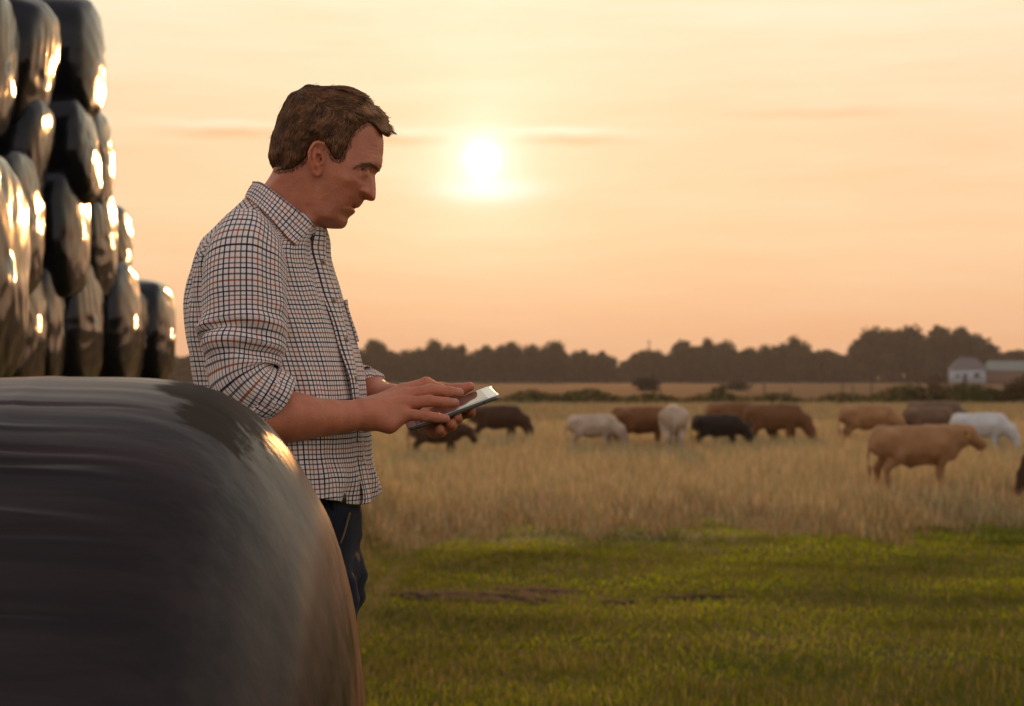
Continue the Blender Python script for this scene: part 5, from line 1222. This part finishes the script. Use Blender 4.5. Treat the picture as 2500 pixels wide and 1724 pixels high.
# collar: stand and turned-down leaf on both sides
def leaf(sg, dxp=0.0):
    top = catmull([P(a, b, y) for a, b, y in ((619, 446, 3.50), (642, 450, 3.463), (681, 480, 3.4285), (718, 508, 3.4235), (748, 534, 3.437), (770, 554, 3.462))], 70)
    low = catmull([P(a, b, y) for a, b, y in ((602, 484, 3.50), (617, 493, 3.442), (650, 523, 3.400), (678, 556, 3.386), (703, 584, 3.390), (722, 601, 3.398))], 70)
    r_ = np.linspace(0, 1, 22)
    v = top[None] * (1 - r_)[:, None, None] + low[None] * r_[:, None, None]
    bul = np.sin(np.pi * np.clip(r_, 0, 1)) ** .8 * .0045; v[..., 1] -= bul[:, None]; v[0, :, 2] -= .001
    tn_ = V3[np.broadcast_to((np.sin(ths) < -.02)[None], V3.shape[:2])]
    for i in range(v.shape[0]):
        for j in range(v.shape[1]):
            q_ = v[i, j]; dd_ = (tn_[:, 0] - q_[0]) ** 2 + (tn_[:, 2] - q_[2]) ** 2; kk = np.argsort(dd_)[:3]
            if dd_[kk[0]] < .010 ** 2: v[i, j, 1] = smin(v[i, j, 1], tn_[kk, 1].mean() - .0055, .006)
    for _ in range(4): v[1:-1, 1:-1, 1] = (v[:-2, 1:-1, 1] + v[2:, 1:-1, 1] + v[1:-1, :-2, 1] + v[1:-1, 2:, 1] + 2 * v[1:-1, 1:-1, 1]) / 6
    v[..., 1] -= .0012 * waves(v, 33, 12, 8); v[1:4, :, 2] += np.array((.0018, .002, .001))[:, None]
    # the fold: tuck the first rows inwards
    inner_ = v[:1].copy(); inner_[..., 1] += .006; inner_[..., 2] -= .010; inner2 = v[:1].copy(); inner2[..., 1] += .007; inner2[..., 2] -= .030; v = np.concatenate([inner2, inner_, v])
    if sg > 0: v[..., 1] = 2 * Y0 - v[..., 1]; v[..., 0] += .010 * np.linspace(0, 1, 70)[None]
    s_ = np.concatenate([[0], np.cumsum(np.linalg.norm(np.diff(top, axis=0), axis=1))])
    uv = np.stack([np.broadcast_to(s_[None] + .0015, v.shape[:2]), np.broadcast_to((np.arange(len(v)) * .00235 + .0008)[:, None], v.shape[:2])], -1)
    o = part('collar', mk_mesh('collar', v.reshape(-1, 3), grid_faces(len(v), 70, False), uv=uv.reshape(-1, 2)), CLOTH, SHIRT); solid(o, .0022)
leaf(-1); leaf(1)
# neck band under the leaf, closing at the throat
th = np.linspace(R(-150), R(150), 90); nb = []
for r_ in np.linspace(0, 1, 8):
    cx_ = px2x(np.interp(np.cos(th), [-1, 1], [625, 768])); row_ = np.interp(np.cos(th), [-1, 1], [462, 566]) + 32 * r_
    half = (px2x(781) - px2x(615)) / 2
    nb.append(np.stack([px2x(698 - 3 * r_) + np.cos(th) * (half + .001 * r_), Y0 + np.sin(th) * (.0655 + .004 * r_) - .006 * np.cos(th), py2z(row_)], 1))
nb = np.array(nb); uvb = np.stack([np.broadcast_to(th[None] * .075, nb.shape[:2]), np.broadcast_to(np.linspace(0, .028, 8)[:, None], nb.shape[:2])], -1)
solid(part('collar_band', mk_mesh('collar_band', nb.reshape(-1, 3), grid_faces(8, 90, False), uv=uvb.reshape(-1, 2)), CLOTH, SHIRT), .002)
# placket with its buttons, pocket
pr = np.linspace(556, 1226, 150); tt = np.linspace(-.105, .105, 9)
TT, PRr = np.meshgrid(tt, pr)
nv = torso(TT, PRr).reshape(150, 9, 3); outv = np.array((math.cos(YAW), -math.sin(YAW), 0))
nv += outv * np.array([-.001, .0028, .0034, .0036, .0036, .0036, .0034, .0028, -.001])[None, :, None] + outv * (.0015 * waves(nv, 71, 9, 8))[..., None]
uvp = np.stack([np.broadcast_to(np.linspace(-.0022, .0288, 9)[None], (150, 9)), np.broadcast_to((py2z(484) - nv[..., 2]), (150, 9))], -1)
part('placket', mk_mesh('placket', nv.reshape(-1, 3), grid_faces(150, 9, False), uv=uvp.reshape(-1, 2)), CLOTH, SHIRT)
mbtn = simple('shirt_button', (.30, .24, .18), .3, .1, 60, .5)
b_ = MB(); b_.tube([(0, 0, 0), (0, 0, .0012), (0, 0, .0022), (0, 0, .0024), (0, 0, .0018), (0, 0, .0018)], [.0052, .0056, .0054, .0042, .0036, .0001], 20); BTN = b_.mesh('button')
q_ = (Vector(outv)).to_track_quat('Z', 'Y').to_euler()
for py in (640, 735, 830, 925, 1020, 1115):
    p = torso([0.0], [float(py)])[0] + outv * .0042; ob('button', BTN, mbtn, SHIRT, tuple(p), q_)
p1, p2 = np.meshgrid(np.linspace(.42, .98, 14), np.linspace(728, 832, 14)); kv = torso(p1, p2).reshape(14, 14, 3)
kn = np.stack([np.cos(p1) * math.cos(YAW) + np.sin(p1) * math.sin(YAW), -np.cos(p1) * math.sin(YAW) + np.sin(p1) * math.cos(YAW), 0 * p1], -1); kv += kn * (.0035 + .003 * np.exp(-((p2 - 728) / 12) ** 2))[..., None]
uvk = np.stack([p1 * .2, py2z(484) - kv[..., 2]], -1)
solid(part('pocket', mk_mesh('pocket', kv.reshape(-1, 3), grid_faces(14, 14, False), uv=uvk.reshape(-1, 2)), CLOTH, SHIRT), .003)

# ---- jeans, belt, boots
LG = SDF((-.62, 3.22, .06), (-.20, 3.78, 1.12), .0065)
LG.chain([(-.405, Y0, 1.09), (-.405, Y0, 1.02), (-.405, Y0, .95)], [.111, .120, .122], .03, flat=((0, 1, 0), .72))
for s_ in (-1, 1):
    LG.cone((-.465, Y0 + s_ * .07, .96), (-.46, Y0 + s_ * .075, .90), .092, .092, .03)
    fr_ = [(846, 1222), (858, 1280), (866, 1340), (867, 1400), (866, 1470), (865, 1530)]
    LG.chain([(-.395, Y0 + s_ * .085, .99), (-.385, Y0 + s_ * .095, .88), (-.380, Y0 + s_ * .10, .70), (-.372, Y0 + s_ * .10, .50), (-.385, Y0 + s_ * .10, .30), (-.39, Y0 + s_ * .10, .09)], [.102, .094, .083, .072, .070, .066], .025)
lv, lf = LG.mesh(); lv = relax(lv, lf, 2)
LG2 = waves(lv, 61, 4.5, 12, aniso=(1, 1, .8)); lv[:, 0] += .005 * LG2 * sst(1.05 - lv[:, 2], 0, .1) + 0.0045 * waves(lv, 62, 13, 12, aniso=(.5, .5, 1.4)) * sst(1.05 - lv[:, 2], 0, .1); lv[:, 1] += .004 * waves(lv, 63, 10, 10, aniso=(.7, .7, 1.2))
mjean, jt, jb = material('dark_denim')
jc = jt.node('ShaderNodeTexCoord').outputs['Object']
jn = jt.noise(jc, 14, 4, .6); jw = jt.noise(jt.vm('MULTIPLY', jc, (500, 500, 900)), 1.0, 2, .5)
c_ = jt.mix(jn, (.006, .007, .013), (.013, .015, .025)); c_ = jt.mix(jt.m('MULTIPLY', jt.smooth(jw, .5, .75), .3), c_, (.03, .032, .045)); jt.l.new(c_, jb.inputs['Base Color']); jb.inputs['Roughness'].default_value = .95; jb.inputs['Specular IOR Level'].default_value = .08
jb.inputs['Sheen Weight'].default_value = .05; jbn = jt.node('ShaderNodeBump'); jbn.inputs['Strength'].default_value = .6; jbn.inputs['Distance'].default_value = .003; jt.l.new(jt.m('ADD', jn, jt.m('MULTIPLY', jw, .3)), jbn.inputs['Height']); jt.l.new(jbn.outputs[0], jb.inputs['Normal'])
JEANS = part('trousers', mk_mesh('trousers', lv, lf), mjean)
th = np.linspace(0, 2 * np.pi, 64, endpoint=False); bvv = []
for (dz_, o_) in ((0, -.010), (0, -.006), (.036, -.006), (.036, -.010)): bvv.append(np.stack([-.405 + np.cos(th) * (.130 + o_), Y0 + np.sin(th) * (.176 + o_), np.full(64, 1.056 + dz_) + .004 * np.cos(th) * -1], 1))
part('belt', mk_mesh('belt', np.concatenate(bvv), grid_faces(4, 64, True)), simple('belt_leather', (.010, .008, .007), .4, .3, 20, .4))
for a_ in (-1.9, -.85, .85, 1.9):
    b_ = MB(); b_.box((-.001, -.005, -.022), (.0040, .005, .022)); q = ob('belt_loop', b_.mesh('belt_loop', False), mjean, JEANS, (-.405 + math.cos(a_) * .1255, Y0 + math.sin(a_) * .171, 1.068), (0, 0, a_))
# stitched front pocket edge
pe = catmull([(-.405 + math.cos(a_) * .1385, Y0 + math.sin(a_) * .180, z_) for a_, z_ in ((-.62, 1.045), (-.78, .995), (-1.02, .965), (-1.35, .955))], 24)
b_ = MB(); b_.tube(pe, .0022, 6); ob('pocket_seam', b_.mesh('pocket_seam'), simple('thread', (.16, .10, .04), .8, .2, 300), JEANS)
mboot = simple('boot_leather', (.028, .018, .011), .55, .3, 12, .4, .4, 40)
bs = SDF((-.12, -.06, -.005), (.24, .06, .16), .006)
bs.chain([(-.05, 0, .12), (-.05, 0, .05), (.06, 0, .045), (.16, 0, .04)], [.048, .042, .044, .038], .03); bs.cone((-.055, 0, .015), (.165, 0, .015), .034, .038, .02)
xv, xf_ = bs.mesh(); xv[:, 2] = np.maximum(xv[:, 2], 0); BOOT = mk_mesh('boot', xv, xf_)
for s_ in (-1, 1): ob('boot', BOOT, mboot, person, (-.375 - PO[0], .10 * s_, float(ground_z(-.375, Y0 + .10 * s_))), (0, 0, -.08 * s_))

# ------------------------------------------------------------------ tablet
A_ = P(996, 1045, 3.384); B_ = P(1217.5, 963, 3.398); Cc_ = P(1200.5, 939.5, 3.533)
ux = B_ - A_; LX = np.linalg.norm(ux); ux /= LX; uy = Cc_ - B_; uy -= ux * (uy @ ux); LY = np.linalg.norm(uy); uy /= LY; uz = np.cross(ux, uy)
tabm = Matrix(((ux[0], uy[0], uz[0]), (ux[1], uy[1], uz[1]), (ux[2], uy[2], uz[2]))).to_4x4(); tabm.translation = Vector(A_)
tab = empty('tablet'); tab.matrix_world = tabm; tag(tab, 'white fronted tablet with bright reflecting screen held in both hands', 'tablet')
def slab(x0, y0, x1, y1, z0, z1, r, bev, n_=6):
    def ring(ins, z):
        o = []
        for (cx_, cy_, a0) in ((x1 - r, y1 - r, 0), (x0 + r, y1 - r, 90), (x0 + r, y0 + r, 180), (x1 - r, y0 + r, 270)):
            for k in range(n_ + 1):
                a = R(a0 + 90 * k / n_); o.append((cx_ + (r - ins) * math.cos(a), cy_ + (r - ins) * math.sin(a), z))
        return o
    rs = [ring(bev * 1.0, z0), ring(bev * .3, z0 + bev * .3), ring(0, z0 + bev), ring(0, z1 - bev * .25), ring(bev * .25, z1)]; m_ = len(rs[0])
    v = [q for rr in rs for q in rr]; f = [tuple(x) for x in grid_faces(5, m_, True)] + [tuple(range(m_))[::-1], tuple(range(4 * m_, 5 * m_))]
    me = bpy.data.meshes.new('slab'); me.from_pydata(v, [], f); return me
me = slab(0, 0, LX, LY, -.0085, -.0012, .009, .0030); me.name = 'case'; ob('case', me, simple('tablet_aluminium', (.22, .22, .21), .35, .05, 30, .5, 0, 60, .85), tab)
me = slab(.0006, .0006, LX - .0006, LY - .0006, -.00119, -.0003, .0085, .0003); me.name = 'bezel'; ob('bezel', me, simple('white_bezel', (.70, .70, .70), .06, .01, 3, .6), tab)
me = slab(.016, .006, LX - .020, LY - .006, -.00029, .0001, .001, .0001); me.name = 'screen'; ob('screen', me, simple('screen_glass', (.05, .045, .045), .05, .02, 3, .8), tab)
b_ = MB(); b_.tube([(LX * .83, -.0002, -.0052), (LX * .83, .0006, -.0052)], [.0018, .0018], 12); b_.tube([(LX * .83, -.0002, -.0052), (LX * .83, -.0001, -.0052)], [.0018, .0001], 12)
ob('camera_hole', b_.mesh('camera_hole'), mdark, tab)
b_ = MB(); b_.box((LX * .07, -.0006, -.0064), (LX * .135, .0004, -.0042)); ob('button', b_.mesh('button', False), mdark, tab)
